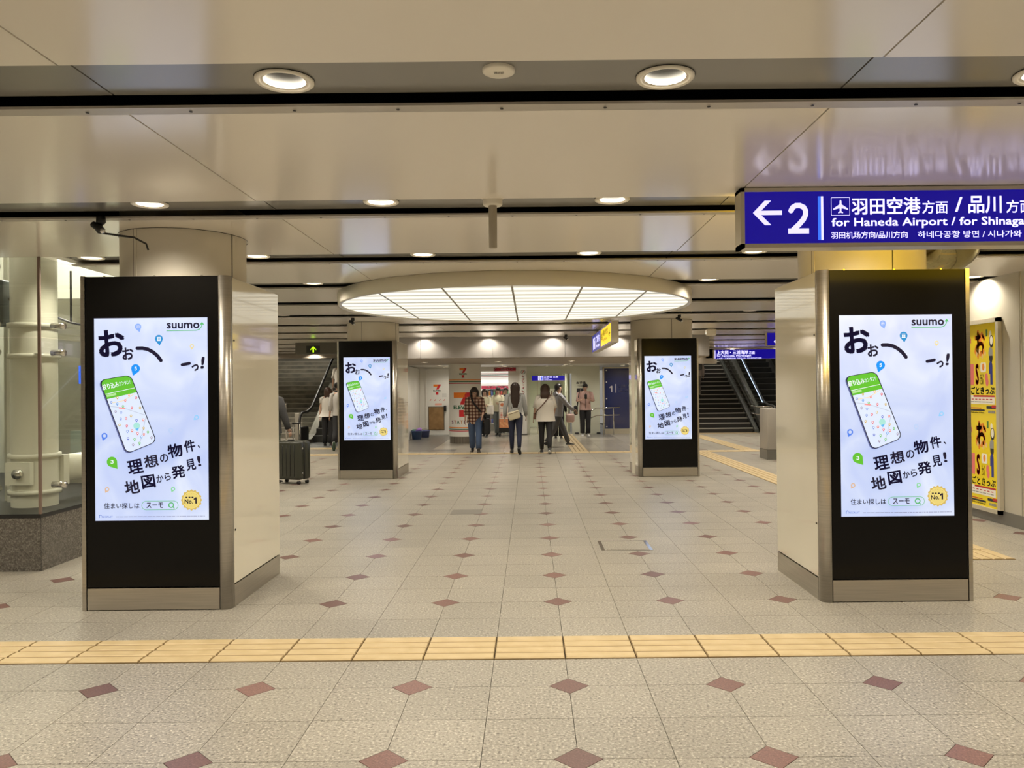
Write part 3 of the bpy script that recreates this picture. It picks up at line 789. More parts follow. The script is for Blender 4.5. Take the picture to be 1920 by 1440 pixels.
boxsign('direction_sign', 'small blue toilet direction sign hanging before the toilet corridor', 'sign', (-.125, 22.9, 1.765), 1.10, .175, .08, 450,
        lambda a: (a.rect(84, 2, 158, a.hh-3, M_sw), a.text('Q', 92, 10, 116, 58, flat('pink_icon', (232, 120, 140)), .03), a.text('i', 126, 10, 146, 58, glow('icon_blue', (60, 90, 220), .8), .03),
                   a.text('お手洗 公衆', 168, 6, 362, 30, M_sw, .02), a.text('Toilet', 168, 33, 236, 47, M_sw, .01), a.text('洗手间 화장실', 168, 50, 276, 62, M_sw, .01)))
def lobby_fill(x, y, z, lab, e=30):  # added fill lamps that brighten the lobby before the shop
    t = thing('lobby_fill', lab, 'ceiling light', (x, y, z), 0, 'added fill lights of the shop lobby')
    MB().lathe([(.09, 0), (.09, -.008), (.07, -.010)], M_rim, 20).obj('rim', t, fix=False); MB().lathe([(.072, -.006), (.0005, -.006)], mat('lobby_fill_glow', (1, 1, 1), emis=(1, .95, .85), es=6), 16).obj('lamp', t, fix=False)
    ld = bpy.data.lights.new('lobby_fill_spot', 'SPOT'); ld.energy = e; ld.color = (1, .93, .82); ld.spot_size = math.radians(160); ld.spot_blend = .9; ld.shadow_soft_size = .06
    lo = bpy.data.objects.new('lobby_fill_spot', ld); COL.objects.link(lo); lo.parent = t; lo.location = (0, 0, -.02)
for k, x in enumerate((-2.9, -1.0, .9, 2.8)):
    for j, (y, z) in enumerate(((17.2, 2.222), (20.6, 2.24), (22.2, 2.24))):
        lobby_fill(x+(.1 if j == 3 else 0), y, z, 'added fill light in the lobby ceiling before the shop, %s row, %s from the left' % (('front', 'middle', 'rear')[j], ('first', 'second', 'third', 'fourth')[k]), 75 if j < 1 else 62 if j < 2 else 36)
# two-panel sign seen obliquely, running along the hall (faces -x)
t = boxsign('direction_sign', 'oblique hanging sign with a blue panel and a yellow panel before the bulkhead', 'sign', (1.17, 13.95, 2.27), 4.1, .36, .12, 820,
        lambda a: (a.rect(8, 2, 400, a.hh-2, glow('sign_bluegrey', (60, 66, 150), .7)), a.poly([(60, 12), (110, 12), (110, 60), (60, 60)], M_sw), a.text('i', 130, 10, 160, 60, M_sw, .02), a.text('ご案内', 200, 10, 360, 38, M_sw, .01), a.text('Information', 200, 44, 360, 58, M_sw, .01),
                   a.rect(425, 3, 812, a.hh-3, M_yel), a.text('横浜市営', 520, 10, 700, 32, M_ink, .01), a.text('JR線', 440, 14, 500, 50, M_ink, .01), a.text('for JR Line', 520, 40, 660, 52, M_ink, .01), a.text('←', 730, 26, 780, 46, M_ink, .03)), rz=-PI/2)
for x in (.6, 3.4): MB().tube([(x, .06, .35), (x, .06, .46)], .012, M_alu, 8).obj('hanger', t)
# exit arrow box on the left
M_lime = glow('lime', (176, 240, 20), 1.3)
t = thing('arrow_display', 'dark ceiling box with a lime green up arrow before the left stairs', 'sign', (-5.90, 16.1, 2.412))
MB().box((0, 0, 0), (1.02, .3, .275), mat('box_brown', (.085, .078, .062), .35)).obj('housing', t)
MB().box((.27, -.008, .03), (.60, .004, .2), M_rub).obj('display_window', t)
a = Art(0, 0, 100, 100, .16, .16); a.l = 1
a.poly([(50, 4), (94, 46), (94, 64), (62, 36), (62, 96), (38, 96), (38, 36), (6, 64), (6, 46)], M_lime); link('arrow', a.mb.mesh('arrow'), t, (.36, -.009, .032))

# ------------------------------------------------------------------ right wall with posters
wr = struct('wall_right', 'beige enamel panel wall on the right with vertical joints')
for k in range(7):
    y0 = 9.6-1.53*(k+1)+.005; y1 = 9.6-1.53*k-.005
    MB().box((4.93, y0, .14), (4.99, y1, ZC), M_wallR).obj('wall_panel', wr)
MB().box((4.995, -10, 0), (5.15, 9.6, ZC+.2), M_dark).obj('wall_core', wr)
for k in range(7):
    y0 = 9.6-1.53*(k+1)+.005; y1 = 9.6-1.53*k-.005
    if k < 6: MB().box((4.926, y1-.02, .16), (4.9305, y1-.012, ZC), M_alu).obj('joint_bead', wr)
MB().box((4.915, -10, 0), (4.995, 9.6, .14), M_base).obj('baseboard_right', None, kind='structure', label='dark grey metal baseboard of the right wall')
t = thing('poster_frame', 'tall aluminium frame with two yellow travel posters on the right wall', 'poster frame', (4.925, 6.15, .10), -PI/2)
FW, FH = .83, 2.14
MB().box((0, -.045, 0), (FW, 0, .045), M_alu).box((0, -.045, FH-.045), (FW, 0, FH), M_alu).box((0, -.045, 0), (.05, 0, FH), M_alu).box((FW-.05, -.045, 0), (FW, 0, FH), M_alu).obj('frame', t)
Yp = flat('poster_yellow', (240, 216, 24), .3); OR = flat('poster_orange', (236, 140, 40)); PK = flat('poster_pink', (232, 120, 120)); NV = flat('poster_navy', (44, 54, 140)); WP = flat('poster_white', (240, 236, 225)); RD = flat('poster_red', (190, 40, 40)); GN = flat('poster_green', (80, 130, 60)); BR = flat('poster_sand', (236, 200, 140)); GYp = flat('poster_grey', (150, 150, 150))
def travel(a):
    a.l = 1; a.rect(27, 0, 158, 102, Yp)
    for (x, y, r) in ((96, 16, 7), (104, 12, 4)): a.circ(x, y, r, OR)
    a.text('お', 78, 6, 116, 36, OR, .05); a.text('お', 30, 8, 66, 36, PK, .05); a.rect(118, 6, 124, 14, GN)
    for k in range(8): a.circ(80+k*5, 30+(k % 3)*3, 3, BR if k % 2 else OR, 8)
    a.circ(134, 12, 4, WP); a.circ(137, 20, 7, M_ink); a.circ(137, 19, 5, WP); a.circ(134, 33, 7, GYp); a.circ(135, 38, 6, M_ink); a.rect(128, 28, 141, 36, GYp)
    a.rect(62, 44, 74, 68, PK); a.text('S', 80, 44, 92, 68, RD, .04); a.rrect(98, 43, 118, 54, 3, WP); a.circ(108, 48, 4, OR)
    a.circ(134, 48, 6, NV); a.rect(128, 48, 140, 56, NV); a.rect(132, 50, 140, 68, NV); a.text('きっぷ', 98, 55, 108, 68, M_ink, .02); a.circ(119, 60, 5, PK); a.circ(121, 65, 5, PK)
    a.text('まるごときっぷ', 30, 70, 146, 79, M_ink, .03)
    a.rect(20, 80, 146, 90, WP); a.rect(72, 80, 146, 82, RD)
    for k in range(9): a.rect(26+k*13, 84, 34+k*13, 85, RD); a.rect(24+k*13, 87, 35+k*13, 88, GYp)
    a.rect(16, 80, 24, 90, glow('poster_blue', (60, 140, 220), .0))
    a.rect(20, 94, 100, 95, RD); a.rrect(118, 92, 150, 95, 1, M_ink); a.rrect(136, 91, 156, 94, 1, RD); a.rrect(20, 96, 112, 98, 1, M_ink)
    a.text('Welcome tickets', 60, 98.5, 110, 100.5, M_ink, .01)
    for k in range(6): a.rect(124+k*4, 97, 127+k*4, 100, GYp)
for k in range(2):
    a = Art(27, 0, 158, 102, FW-.1, (FH-.1)/2-.006); travel(a)
    link('poster', a.mb.mesh('poster'), t, (.05, -.018, .05+(1-k)*((FH-.1)/2+.003)), label='yellow travel ticket poster, %s one' % ('upper' if k == 0 else 'lower'))
MB().box((.045, -.0175, .045), (FW-.045, -.002, FH-.045), Yp).obj('poster_backing', t)
# dome mirror beside the right column
t = thing('dome_mirror', 'round convex ceiling mirror beside the near right column', 'mirror', (3.22, 3.34, ZC))
b = MB(); b.lathe([(.325*math.sin(q*PI/24), -.27*math.cos(q*PI/24)) for q in range(0, 13)], mat('mirror', (.36, .31, .15), .07, metal=1), 40); b.obj('mirror_bowl', t, fix=False)
MB().lathe([(.318, 0), (.335, 0), (.335, -.016), (.32, -.02)], M_alu, 40).obj('mirror_rim', t, fix=False)
# low partition at the stair front
t = thing('barrier_post', 'low pale metal barrier post standing before the stairs at the right pillar', 'barrier', (4.82, 13.15, 0))
MB().rbox((-.12, -.04, .2), (.12, .5, 1.05), mat('partition', (.36, .33, .29), .3), .012).obj('panel', t)
MB().box((-.125, -.045, 0), (.125, .505, .2), M_base).obj('foot', t)

# ------------------------------------------------------------------ lift enclosure at the left
EX, EY = -4.37, 3.52
t = thing('lift_enclosure', 'glass lift enclosure on a dark speckled granite plinth at the left', 'lift shaft', (EX, EY, 0))
def EB(name, a, b, m, **k): return MB().box(a, b, m).obj(name, t, **k)
EB('plinth', (-4, 0, 0), (0, 3.6, .455), M_dgran)
EB('plinth_joint', (-.0005, .0, 0), (.0015, .004, .455), M_black)
EB('sill', (-4, -.004, .455), (.004, 3.6, .488), M_rub)
for k in range(3): EB('glass_pane', (-1.3*(k+1)+.005, 0, .488), (-1.3*k-.008, .012, 1.995), M_glass); EB('glass_pane', (-1.3*(k+1)+.005, 0, 2.005), (-1.3*k-.008, .012, 2.688), M_glass)
for k in range(3): EB('glass_pane', (-.012, 1.2*k+.014, .488), (0, 1.2*(k+1)-.006, 1.995), M_glass); EB('glass_pane', (-.012, 1.2*k+.014, 2.005), (0, 1.2*(k+1)-.006, 2.688), M_glass)
EB('corner_seal', (-.016, -.004, .488), (.006, .014, 2.688), mat('seal_brown', (.20, .14, .11), .4))
for (x, z) in [(-.42, .70), (-.42, 1.88), (-.42, 2.12), (-.42, 2.62)]:
    MB().tube([(x, -.018, z), (x, .10, z)], .028, M_chrome, 16).obj('glass_bolt', t)
for (y, z) in [(.34, .70), (.34, 1.88), (.34, 2.12)]:
    MB().tube([(.018, y, z), (-.10, y, z)], .028, M_chrome, 16).obj('glass_bolt', t)
M_wpipe = mat('white_pipe', (.66, .64, .55), .35)
M_green = mat('shaft_paint', (.46, .45, .37), .5)
t = thing('shaft_column', 'thick white round steel column inside the glass lift enclosure', 'column', (EX-.39, EY+.55, 0))
MB().lathe([(.19, .488), (.19, 4.5)], M_wpipe, 32).obj('tube', t, fix=False)
for z in (.62, .95, 1.86, 2.14): MB().lathe([(.19, z-.02), (.215, z-.02), (.215, z+.02), (.19, z+.02)], M_wpipe, 32).obj('collar', t, fix=False)
MB().box((-.12, -.235, .70), (.1, -.18, .90), M_wpipe).obj('bracket', t)
MB().tube([(0, -.27, .8), (0, -.2, .8)], .045, M_chrome, 14).obj('bracket_bolt', t)
t = thing('shaft_beam', 'horizontal white steel tube low inside the lift enclosure', 'pipe', (EX-.3, EY+1.1, .80))
MB().tube([(.02, .9, .0), (.0, -.32, 0)], .13, M_wpipe, 24).obj('tube', t)
MB().box((-.12, -.42, -.14), (.1, -.33, .14), M_wpipe).obj('end_bracket', t)
t = thing('shaft_rail', 'narrow vertical lift guide rails and cables inside the glass', 'rail', (EX-.75, EY+.75, 0))
MB().box((-.03, 0, .488), (.0, .06, 1.9), M_wpipe).obj('guide_rail', t); MB().box((-.12, .1, .488), (-.08, .16, 4.5), M_green).obj('rear_rail', t)
MB().tube([(.06, 0, 1.9), (.12, .0, 1.7), (.13, 0, 1.4), (.10, 0, 1.2), (.10, 0, .9)], .02, M_rub).obj('cable', t)
t = thing('shaft_motor', 'dark drive box with bolts high inside the lift enclosure', 'machine', (EX-.78, EY+.5, 2.15))
MB().rbox((-.2, 0, 0), (.13, .25, .42), mat('motor', (.10, .115, .11), .45), .02).obj('housing', t); MB().tube([(.02, -.03, .30), (.02, .0, .30)], .05, M_rub, 12).obj('knob', t)
MB().tube([(.13, .1, .25), (.22, .1, .25), (.24, .1, .2), (.24, .1, -.1)], .014, M_green).obj('conduit', t)
t = thing('equipment_cabinet', 'pale equipment cabinet with grille vents seen through the lift glass', 'cabinet', (EX-.52, EY+2.2, .488))
MB().box((0, 0, 0), (.42, .5, 1.62), mat('cab', (.52, .52, .44), .5)).obj('body', t)
for r_ in range(4):
    for c_ in range(5): MB().box((.03+c_*.075, -.006, 1.18+r_*.10), (.09+c_*.075, .0, 1.265+r_*.10), mat('vent_grey', (.20, .21, .18), .5)).obj('vent_grille', t)
t = thing('lift_car', 'glass lift car with dark doors and a small blue display', 'lift', (EX-1.1, EY+2.0, .0))
MB().box((-.6, .3, .488), (.42, .36, 2.6), M_green).obj('rear_wall', t)
MB().box((.36, 0, .488), (.44, .05, 2.4), M_dark).obj('door_edge', t)
MB().box((.30, -.01, 1.62), (.36, -.004, 1.82), glow('lift_blue', (60, 110, 240), 1)).obj('display', t)
MB().box((.20, -.006, .7), (.40, .02, 1.1), mat('pale_panel', (.42, .50, .46), .4)).obj('lower_panel', t)
sw = struct('wall_shaft', 'pale lift shaft walls behind the glass')
MB().box((-9.5, 7.1, 0), (-4.42, 7.2, 5), M_green).obj('rear_wall', sw); MB().box((-9.5, 3.6, 0), (-9.4, 7.1, 5), M_green).obj('side_wall', sw)
MB().box((-9.5, 3.5, 5), (-4.3, 7.2, 5.1), M_white).obj('shaft_ceiling', sw); MB().box((-9.5, 3.45, ZC+.03), (-4.3, 3.55, 5), M_white).obj('upper_front', sw); MB().box((-4.4, 3.5, ZC+.03), (-4.3, 7.2, 5), M_white).obj('upper_side', sw)
t = thing('lift_fill_lamp', 'white tube lamp added as fill high inside the lift enclosure', 'lamp', (EX-1.2, EY+2.4, 4.3))  # lamp added high up to brighten the shaft interior
MB().box((-.9, 0, 0), (.9, .12, .05), mat('lift_fill_glow', (1, 1, 1), emis=(1, .98, .88), es=190)).obj('tube', t); MB().box((-.95, -.04, .05), (.95, .16, .1), M_white).obj('housing', t)
t = thing('shaft_light_bar', 'warm strip light with a yellow plate seen through the lift glass', 'lamp', (EX-.4, EY+1.9, 1.98))
MB().box((-.1, 0, 0), (.38, .06, .1), mat('bar_glow', (1, 1, .9), emis=(1, .97, .8), es=1.6)).obj('tube', t); MB().box((-.1, .02, -.32), (.12, .05, -.24), mat('yplate', (.7, .6, .1), .5)).obj('yellow_plate', t)
t = thing('lift_machinery', 'dark slotted steel arm inside the lift enclosure', 'machine', (EX-.25, EY+.9, 2.2))
MB().tube([(-.16, 0, .06), (.0, 0, .0), (.14, 0, -.03)], .022, M_dark, 6, flat=.5).obj('slotted_arm', t); MB().tube([(0, 0, 0), (0, 0, .5)], .01, M_dark).obj('rod', t)

# ------------------------------------------------------------------ bulkhead, shop front, back walls
bk = struct('wall_bulkhead', 'grey bulkhead wall washed by three scallops of light')
for k in range(5):
    MB().box((-4.35+k*1.66+.003, 14.98, 2.235), (-4.35+(k+1)*1.66-.003, 15.06, ZC+.2), M_bulk).obj('bulkhead_panel', bk)
MB().box((-4.35, 15.0, 2.222), (3.95, 19.7, 2.30), M_soff).obj('soffit', bk)
MB().box((-4.35, 19.7, 2.24), (3.95, 30, 2.34), mat('shop_ceiling', (.60, .58, .52), .35)).obj('lobby_ceiling', bk)
for sx, nm in ((-4.35, 'left'), (3.9, 'right')): MB().box((sx, 15.06, 2.3), (sx+.05, 23, ZC+.2), M_bulk).obj('return_'+nm, bk)
wl = struct('wall_left', 'plain pale side wall of the shop lobby')
for k in range(4): MB().box((-3.95, 19.0+k*1.0+.004, 0), (-3.85, 20.0+k*1.0-.004, 2.22), M_white).obj('wall_panel', wl)
wb = struct('wall_back', 'pale back wall around the shop entrance')
for (x0, x1, z0, z1) in [(-3.85, -3.62, 0, 2.3), (-3.62, -2.85, 2.19, 2.3), (-2.85, -1.87, 0, 2.3), (-1.87, -.9, 2.10, 2.3), (-.9, -.28, 0, 2.3)]:
    MB().box((x0+.002, 23.0, z0), (x1-.002, 23.2, z1), M_white).obj('wall_panel', wb)
# white door with logo and brown board
def logo7(a, x0, y0, x1, y1, word=True):
    w, h = x1-x0, y1-y0; X = lambda u: x0+u*w; Yv = lambda v: y0+v*h
    OGm, RDm, GNm, WHm = flat('seven_orange', (238, 128, 24)), flat('seven_red', (204, 32, 40)), flat('seven_green', (0, 96, 60)), flat('seven_white', (236, 232, 226))
    a.poly([(X(0), Yv(0)), (X(.72), Yv(0)), (X(.72), Yv(.22)), (X(0), Yv(.22))], OGm)
    a.poly([(X(.70), Yv(0)), (X(1), Yv(0)), (X(.98), Yv(.10)), (X(.88), Yv(.24)), (X(.76), Yv(.36)), (X(.70), Yv(.50)), (X(.38), Yv(.50)), (X(.44), Yv(.36)), (X(.56), Yv(.20))], RDm)
    a.poly([(X(.33), Yv(.72)), (X(.66), Yv(.72)), (X(.66), Yv(1)), (X(.33), Yv(1))], RDm)
    a.text('ELEVEN', X(-.02), Yv(.53), X(1.02), Yv(.69), GNm, .04)
d = struct('door_1', 'white shop side door with a 7-Eleven logo and a brown board')
MB().box((-3.60, 22.98, 0.02), (-2.87, 23.03, 2.17), M_wht).obj('door_leaf', d)
MB().box((-3.64, 22.97, 0), (-3.60, 23.05, 2.21), M_white).box((-2.87, 22.97, 0), (-2.83, 23.05, 2.21), M_white).box((-3.64, 22.97, 2.17), (-2.83, 23.05, 2.21), M_white).obj('door_frame', d)
MB().box((-3.55, 22.965, .17), (-3.02, 22.982, .95), mat('board_trim', (.12, .1, .08), .5)).obj('board_trim', d)
MB().box((-3.53, 22.955, .19), (-3.04, 22.975, .93), mat('brown_board', (.30, .17, .06), .6, nodes=noisy(6, (.25, .14, .05), (.36, .21, .08)))).obj('brown_board', d)
MB().rbox((-3.03, 22.88, .80), (-2.95, 22.98, .98), M_rub, .015).obj('door_handle', d)
a = Art(230, 200, 575, 1130, .73, 2.15); a.l = 1; logo7(a, 335, 412, 452, 560)
for k in range(4): a.poly([(274+k*72, 646), (292+k*72, 624), (304+k*72, 624), (286+k*72, 646)], flat('seven_red', (204, 32, 40)))
a.rect(358, 682, 466, 710, flat('salmon', (236, 170, 150)))
for k in range(4): a.rect(470, 545+k*14, 540, 548+k*14, flat('greytext', (150, 146, 140)))
link('door_print', a.mb.mesh('door_print'), d, (-3.60, 22.979, .02))
# shop pillar with logo print
px_, py_, pr = -2.03, 19.3, .455
t = struct('pillar_shop', 'white round shop pillar wrapped with the 7-Eleven logo and stripes', None, (px_, py_, 0))
MB().lathe([(pr, .19), (pr, 2.23)], M_wht, 64).obj('shaft', t, fix=False)
MB().lathe([(pr-.01, 0), (pr-.01, .19)], mat('ribbed_steel', (.22, .19, .16), .35, metal=.7, nodes=noisy(3, (.14, .12, .10), (.34, .30, .26), 0, (30, 30, .1))), 64).obj('base_ring', t, fix=False)
for zz, c_ in [(1.775, (238, 140, 40)), (1.725, (30, 96, 60)), (1.68, (190, 32, 50)), (.445, (238, 140, 40)), (.395, (30, 96, 60)), (.35, (190, 32, 50))]:
    MB().lathe([(pr+.001, zz-.012), (pr+.001, zz+.012)], flat('stripe_%d' % c_[0], c_), 64).obj('stripe', t, fix=False)
def wrap(a, z0, name, parent, ang=-90):
    me = a.mb.mesh(name)
    bm = bmesh.new(); bm.from_mesh(me); bmesh.ops.triangulate(bm, faces=bm.faces[:])
    for _ in range(4):
        es = [e for e in bm.edges if e.calc_length() > .07]
        if es: bmesh.ops.subdivide_edges(bm, edges=es, cuts=1); bmesh.ops.triangulate(bm, faces=[f for f in bm.faces if len(f.verts) > 3])
    for v in bm.verts:
        u = v.co.x-a.W/2; th = u/pr+math.radians(ang); rr = pr+.003-v.co.y*1.0
        v.co = Vector((rr*math.cos(th), rr*math.sin(th), v.co.z+z0))
    bm.to_mesh(me); bm.free(); link(name, me, parent)
a = Art(578, 440, 998, 1000, .92, 1.23); a.l = 1
logo7(a, 668, 580, 910, 888)
for k, (ch, c_) in enumerate(zip('STATION', [(120, 40, 90), (180, 90, 40), (30, 90, 60), (200, 120, 30), (60, 70, 110), (30, 96, 60), (190, 32, 50)])):
    a.text(ch, 624+k*46, 935, 624+k*46+(12 if ch == 'I' else 36), 976, flat('st_%d' % k, c_), .03)
wrap(a, .50, 'pillar_print', t, -96)
a = Art(0, 0, 100, 100, .22, .30); a.l = 1; logo7(a, 5, 5, 95, 95); wrap(a, 1.82, 'pillar_print', t, -92)
# shop interior
sh = struct('shop_interior', 'bright shop interior shell behind the entrance')
M_shopw = mat('shop_inner', (.80, .78, .72), .5)
MB().box((-3.6, 23.2, 0), (-3.5, 28, 2.25), M_shopw).obj('side_wall', sh); MB().box((-.30, 23.2, 0), (-.27, 28, 2.25), M_shopw).obj('side_wall', sh); MB().box((-3.6, 28, 0), (-.27, 28.1, 2.25), M_shopw).obj('rear_wall', sh)
t = thing('shop_fascia', 'glowing white shop fascia with orange green and red stripes over the entrance', 'sign', (-1.87, 23.25, 1.62))
MB().box((0, 0, 0), (.98, .1, .47), mat('fascia_glow', (1, 1, 1), emis=(1, .98, .90), es=.42)).obj('light_box', t)
for zz, c_ in [(.40, (238, 140, 40)), (.36, (30, 96, 60)), (.31, (190, 32, 50))]: MB().box((0, -.004, zz-.010), (.98, 0, zz+.010), flat('stripe_%d' % c_[0], c_)).obj('stripe', t)
MB().box((-.0, -.02, .10), (.98, .0, .17), mat('fascia_hot', (1, 1, 1), emis=(1, 1, .97), es=1.1)).obj('tube_light', t)
for q in range(2):
    t = thing('ceiling_tube_light', 'bright shop tube lamp over the %s aisle' % ('front' if q == 0 else 'rear'), 'lamp', (-1.9, 24.6+q*1.8, 2.20))
    MB().box((-1.2, 0, 0), (1.3, .2, .03), mat('shop_tube', (1, 1, 1), emis=(1, .97, .92), es=10)).obj('tube', t)
    MB().box((-1.22, -.03, .03), (1.32, .23, .04), M_white).obj('tray', t)
t = thing('shop_shelf', 'back shelf of small goods under a pink red banner inside the shop', 'shelf', (-1.95, 25.6, 0))
MB().box((0, .35, 0), (1.6, .4, 1.62), M_shopw).obj('back_board', t)
for z in (.25, .6, .95, 1.25, 1.5): MB().box((0, 0, z), (1.6, .35, z+.02), M_wht).obj('shelf_board', t)
a = Art(0, 0, 160, 14, 1.6, .16); a.l = 1; a.rect(0, 0, 160, 14, glow('banner_pink', (226, 70, 96), .25)); a.text('おすすめ お買い得 セール', 20, 3, 140, 11, M_wht, .02); link('banner', a.mb.mesh('banner'), t, (0, -.01, 1.52))
rnd = random.Random(11); pc = [(.55, .08, .06), (.6, .45, .1), (.1, .3, .12), (.7, .66, .6), (.12, .16, .4), (.5, .2, .05), (.75, .3, .35)]
for z in (.27, .62, .97, 1.27):
    k = 0
    while k < 18:
        wv = rnd.uniform(.055, .08); hv = rnd.uniform(.14, .22); x = .03+k*.087
        b = MB(); cc = pc[rnd.randrange(len(pc))]; m_ = mat('pack_%d' % pc.index(cc), cc, .4); nm = ('red', 'ochre', 'green', 'white', 'blue', 'brown', 'pink')[pc.index(cc)]; lv = {.27: 'bottom', .62: 'second', .97: 'third', 1.27: 'top'}[z]
        if k % 3: b.rbox((-wv/2, 0, 0), (wv/2, .1, hv), m_, .008, 1)
        else: b.lathe([(.0005, 0), (wv/2.2, .0), (wv/2.2, hv*.7), (wv/5, hv*.85), (wv/5, hv), (.0005, hv)], m_, 10)
        b.obj('shop_package', None, (-1.95+x, 25.7, z), 0, None, 'small %s %s on the %s shelf inside the shop' % (nm, 'box' if k % 3 else 'bottle', lv), 'package', 'packages on the shop shelf')
        k += 1
# red hanging board and vertical shop sign
boxsign('shop_sign', 'dark red hanging board with an arrow and white letters above the shop entrance', 'sign', (-1.36, 22.6, 2.09), .72, .115, .05, 290,
        lambda a: (a.text('↖', 8, 8, 36, 38, M_wht, .04), a.text('銀行ATM', 90, 8, 250, 36, M_wht, .02)), face=flat('dark_red', (160, 24, 40)), fm=flat('dark_red', (160, 24, 40)), fr=.002)
t = thing('vertical_shop_sign', 'tall narrow white sign with red vertical katakana beside the corridor', 'sign', (-.52, 22.7, 0))
MB().box((0, 0, .04), (.22, .05, 2.22), M_wht).obj('board', t); MB().box((-.02, -.05, 0), (.24, .12, .04), M_base).obj('foot', t)
a = Art(385, 215, 475, 1100, .22, 2.1); a.l = 1; RDs = flat('seven_red', (204, 32, 40))
a.circ(432, 258, 30, M_ink, 24); a.circ(432, 258, 25, M_wht, 24); a.text('7', 420, 240, 444, 276, RDs, .02)
for k, ch in enumerate('セブン-イレブン'):
    if ch == '-': a.rect(430, 306+k*40, 434, 330+k*40, RDs)
    else: a.text(ch, 414, 302+k*40, 450, 336+k*40, RDs, .04)
link('lettering', a.mb.mesh('lettering'), t, (0, -.001, .06))
# corridor to the toilets
M_cor = mat('corridor_green', (.66, .67, .55), .3)
wc = struct('wall_corridor', 'pale greenish corridor walls leading to the toilets')
for (a_, b_) in [((-.28, 23.0, 0), (-.2, 28, 2.24)), ((1.12, 24.3, 0), (1.2, 28, 2.24)), ((-.2, 27.9, 0), (1.12, 28, 2.24)), ((1.2, 23.0, 0), (2.12, 23.15, 2.24)), ((-.2, 23.0, 2.0), (1.2, 23.1, 2.24)), ((1.55, 23.0, 0), (1.56, 23.0, 0.001))]:
    MB().box(a_, b_, M_cor).obj('wall_panel', wc)
for x in (.05, .16, 1.0): MB().box((x, 23.02, 0), (x+.025, 23.06, 2.0), M_alu).obj('door_mullion', wc)
d = struct('door_2', 'pale green corridor door with a round handle')
MB().box((.25, 27.85, 0), (.95, 27.9, 2.0), mat('door_green', (.42, .44, .34), .4)).obj('door_leaf', d); MB().tube([(.85, 27.84, 1), (.85, 27.78, 1)], .04, M_chrome, 12).obj('door_handle', d)
MB().box((.4, 27.84, 1.2), (.8, 27.85, 1.5), M_wht).obj('notice', d)
for k, x in enumerate((.36, 1.14, .75)):
    t = thing('corridor_light', 'small round corridor ceiling light, %s' % ('left of the two before the corridor' if k == 0 else 'right of the two before the corridor' if k == 1 else 'added as fill deep inside the corridor'), 'ceiling light', (x, (22.2, 22.2, 25.5)[k], 2.24))
    MB().lathe([(.07, 0), (.07, -.01), (.05, -.012)], M_rim, 20).obj('rim', t, fix=False); MB().lathe([(.052, -.008), (.0005, -.008)], mat('cor_glow', (1, 1, 1), emis=(1, .97, .88), es=6), 16).obj('lamp', t, fix=False)
    if k == 2:  # this inner lamp is added to brighten the corridor
        ld = bpy.data.lights.new('corridor_fill_spot', 'SPOT'); ld.energy = 120; ld.color = (1, .95, .82); ld.spot_size = math.radians(165); ld.spot_blend = .9; ld.shadow_soft_size = .06
        lo = bpy.data.objects.new('corridor_fill_spot', ld); COL.objects.link(lo); lo.parent = t; lo.location = (0, 0, -.06)
a = Art(280, 380, 420, 640, .32, .62); a.l = 1
a.text('お手洗', 290, 388, 428, 424, M_ink, .03); a.text('Toilet', 306, 436, 386, 458, flat('greytext', (150, 146, 140)), .01)
a.rect(294, 482, 404, 620, M_ink)
for x in (322, 372): a.circ(x, 508, 10, M_wht, 12); a.poly([(x-14, 522), (x+14, 522), (x+(20 if x < 350 else 8), 575), (x-(20 if x < 350 else 8), 575)], M_wht); a.rect(x-8, 575, x-2, 606, M_wht); a.rect(x+2, 575, x+8, 606, M_wht)
a.rect(347, 492, 350, 610, M_wht)
t = thing('toilet_sign', 'black toilet pictogram sign with Japanese letters on the pale wall', 'sign', (1.33, 22.995, 1.13)); link('print', a.mb.mesh('print'), t, (0, 0, 0)); MB().box((.03, -.0006, .08), (.29, .004, .37), M_ink).obj('plate', t)
t = thing('baseboard_unit', 'row of small dark floor brackets at the foot of the pale wall', 'bracket', (1.35, 22.93, 0))
for x in (0, .35, .72): MB().box((x-.06, 0, 0), (x+.06, .08, .05), M_dark).obj('bracket', t)
# blue platform panel
t = thing('platform_panel', 'tall dark blue glass panel numbered 1 on the back wall', 'sign panel', (2.22, 22.9, 0))
MB().box((0, 0, 0), (1.6, .12, .16), M_alu).box((0, 0, .16), (.05, .12, 2.19), M_alu).box((0, 0, 2.15), (1.6, .12, 2.2), M_alu).obj('frame', t)
a = Art(672, 222, 672+1.55/.00245, 1035, 1.55, 1.99); a.l = 1; NVb = mat('panel_navy', sr(38, 48, 96), .12, coat=.4)
a.rect(672, 222, 672+1.55/.00245, 1035, NVb); Wm = flat('panel_letter', (190, 186, 190))
a.num('1', 744, 456, 784, 540, 17, Wm); a.rect(822, 432, 832, 550, Wm); a.text('上大岡・三浦海岸', 862, 444, 1110, 474, Wm, .02); a.text('for Kamiooka, Miurakaigan', 862, 482, 1090, 500, Wm, .01); a.text('上大冈・三浦海岸方向', 862, 508, 1040, 522, Wm, .01); a.text('가미오오카 방면', 862, 528, 1000, 544, Wm, .01)
for y in (246, 405, 628, 1005): a.circ(702, y, 9, mat('bolt_white', (.8, .8, .8), .2), 12)
link('glass_panel', a.mb.mesh('panel'), t, (.05, .05, .16)); MB().box((.05, .052, .16), (1.6, .1, 2.15), NVb).obj('panel_core', t)
t = thing('handrail', 'steel double handrail before the dark blue panel numbered 1', 'handrail', (0, 22.3, 0))
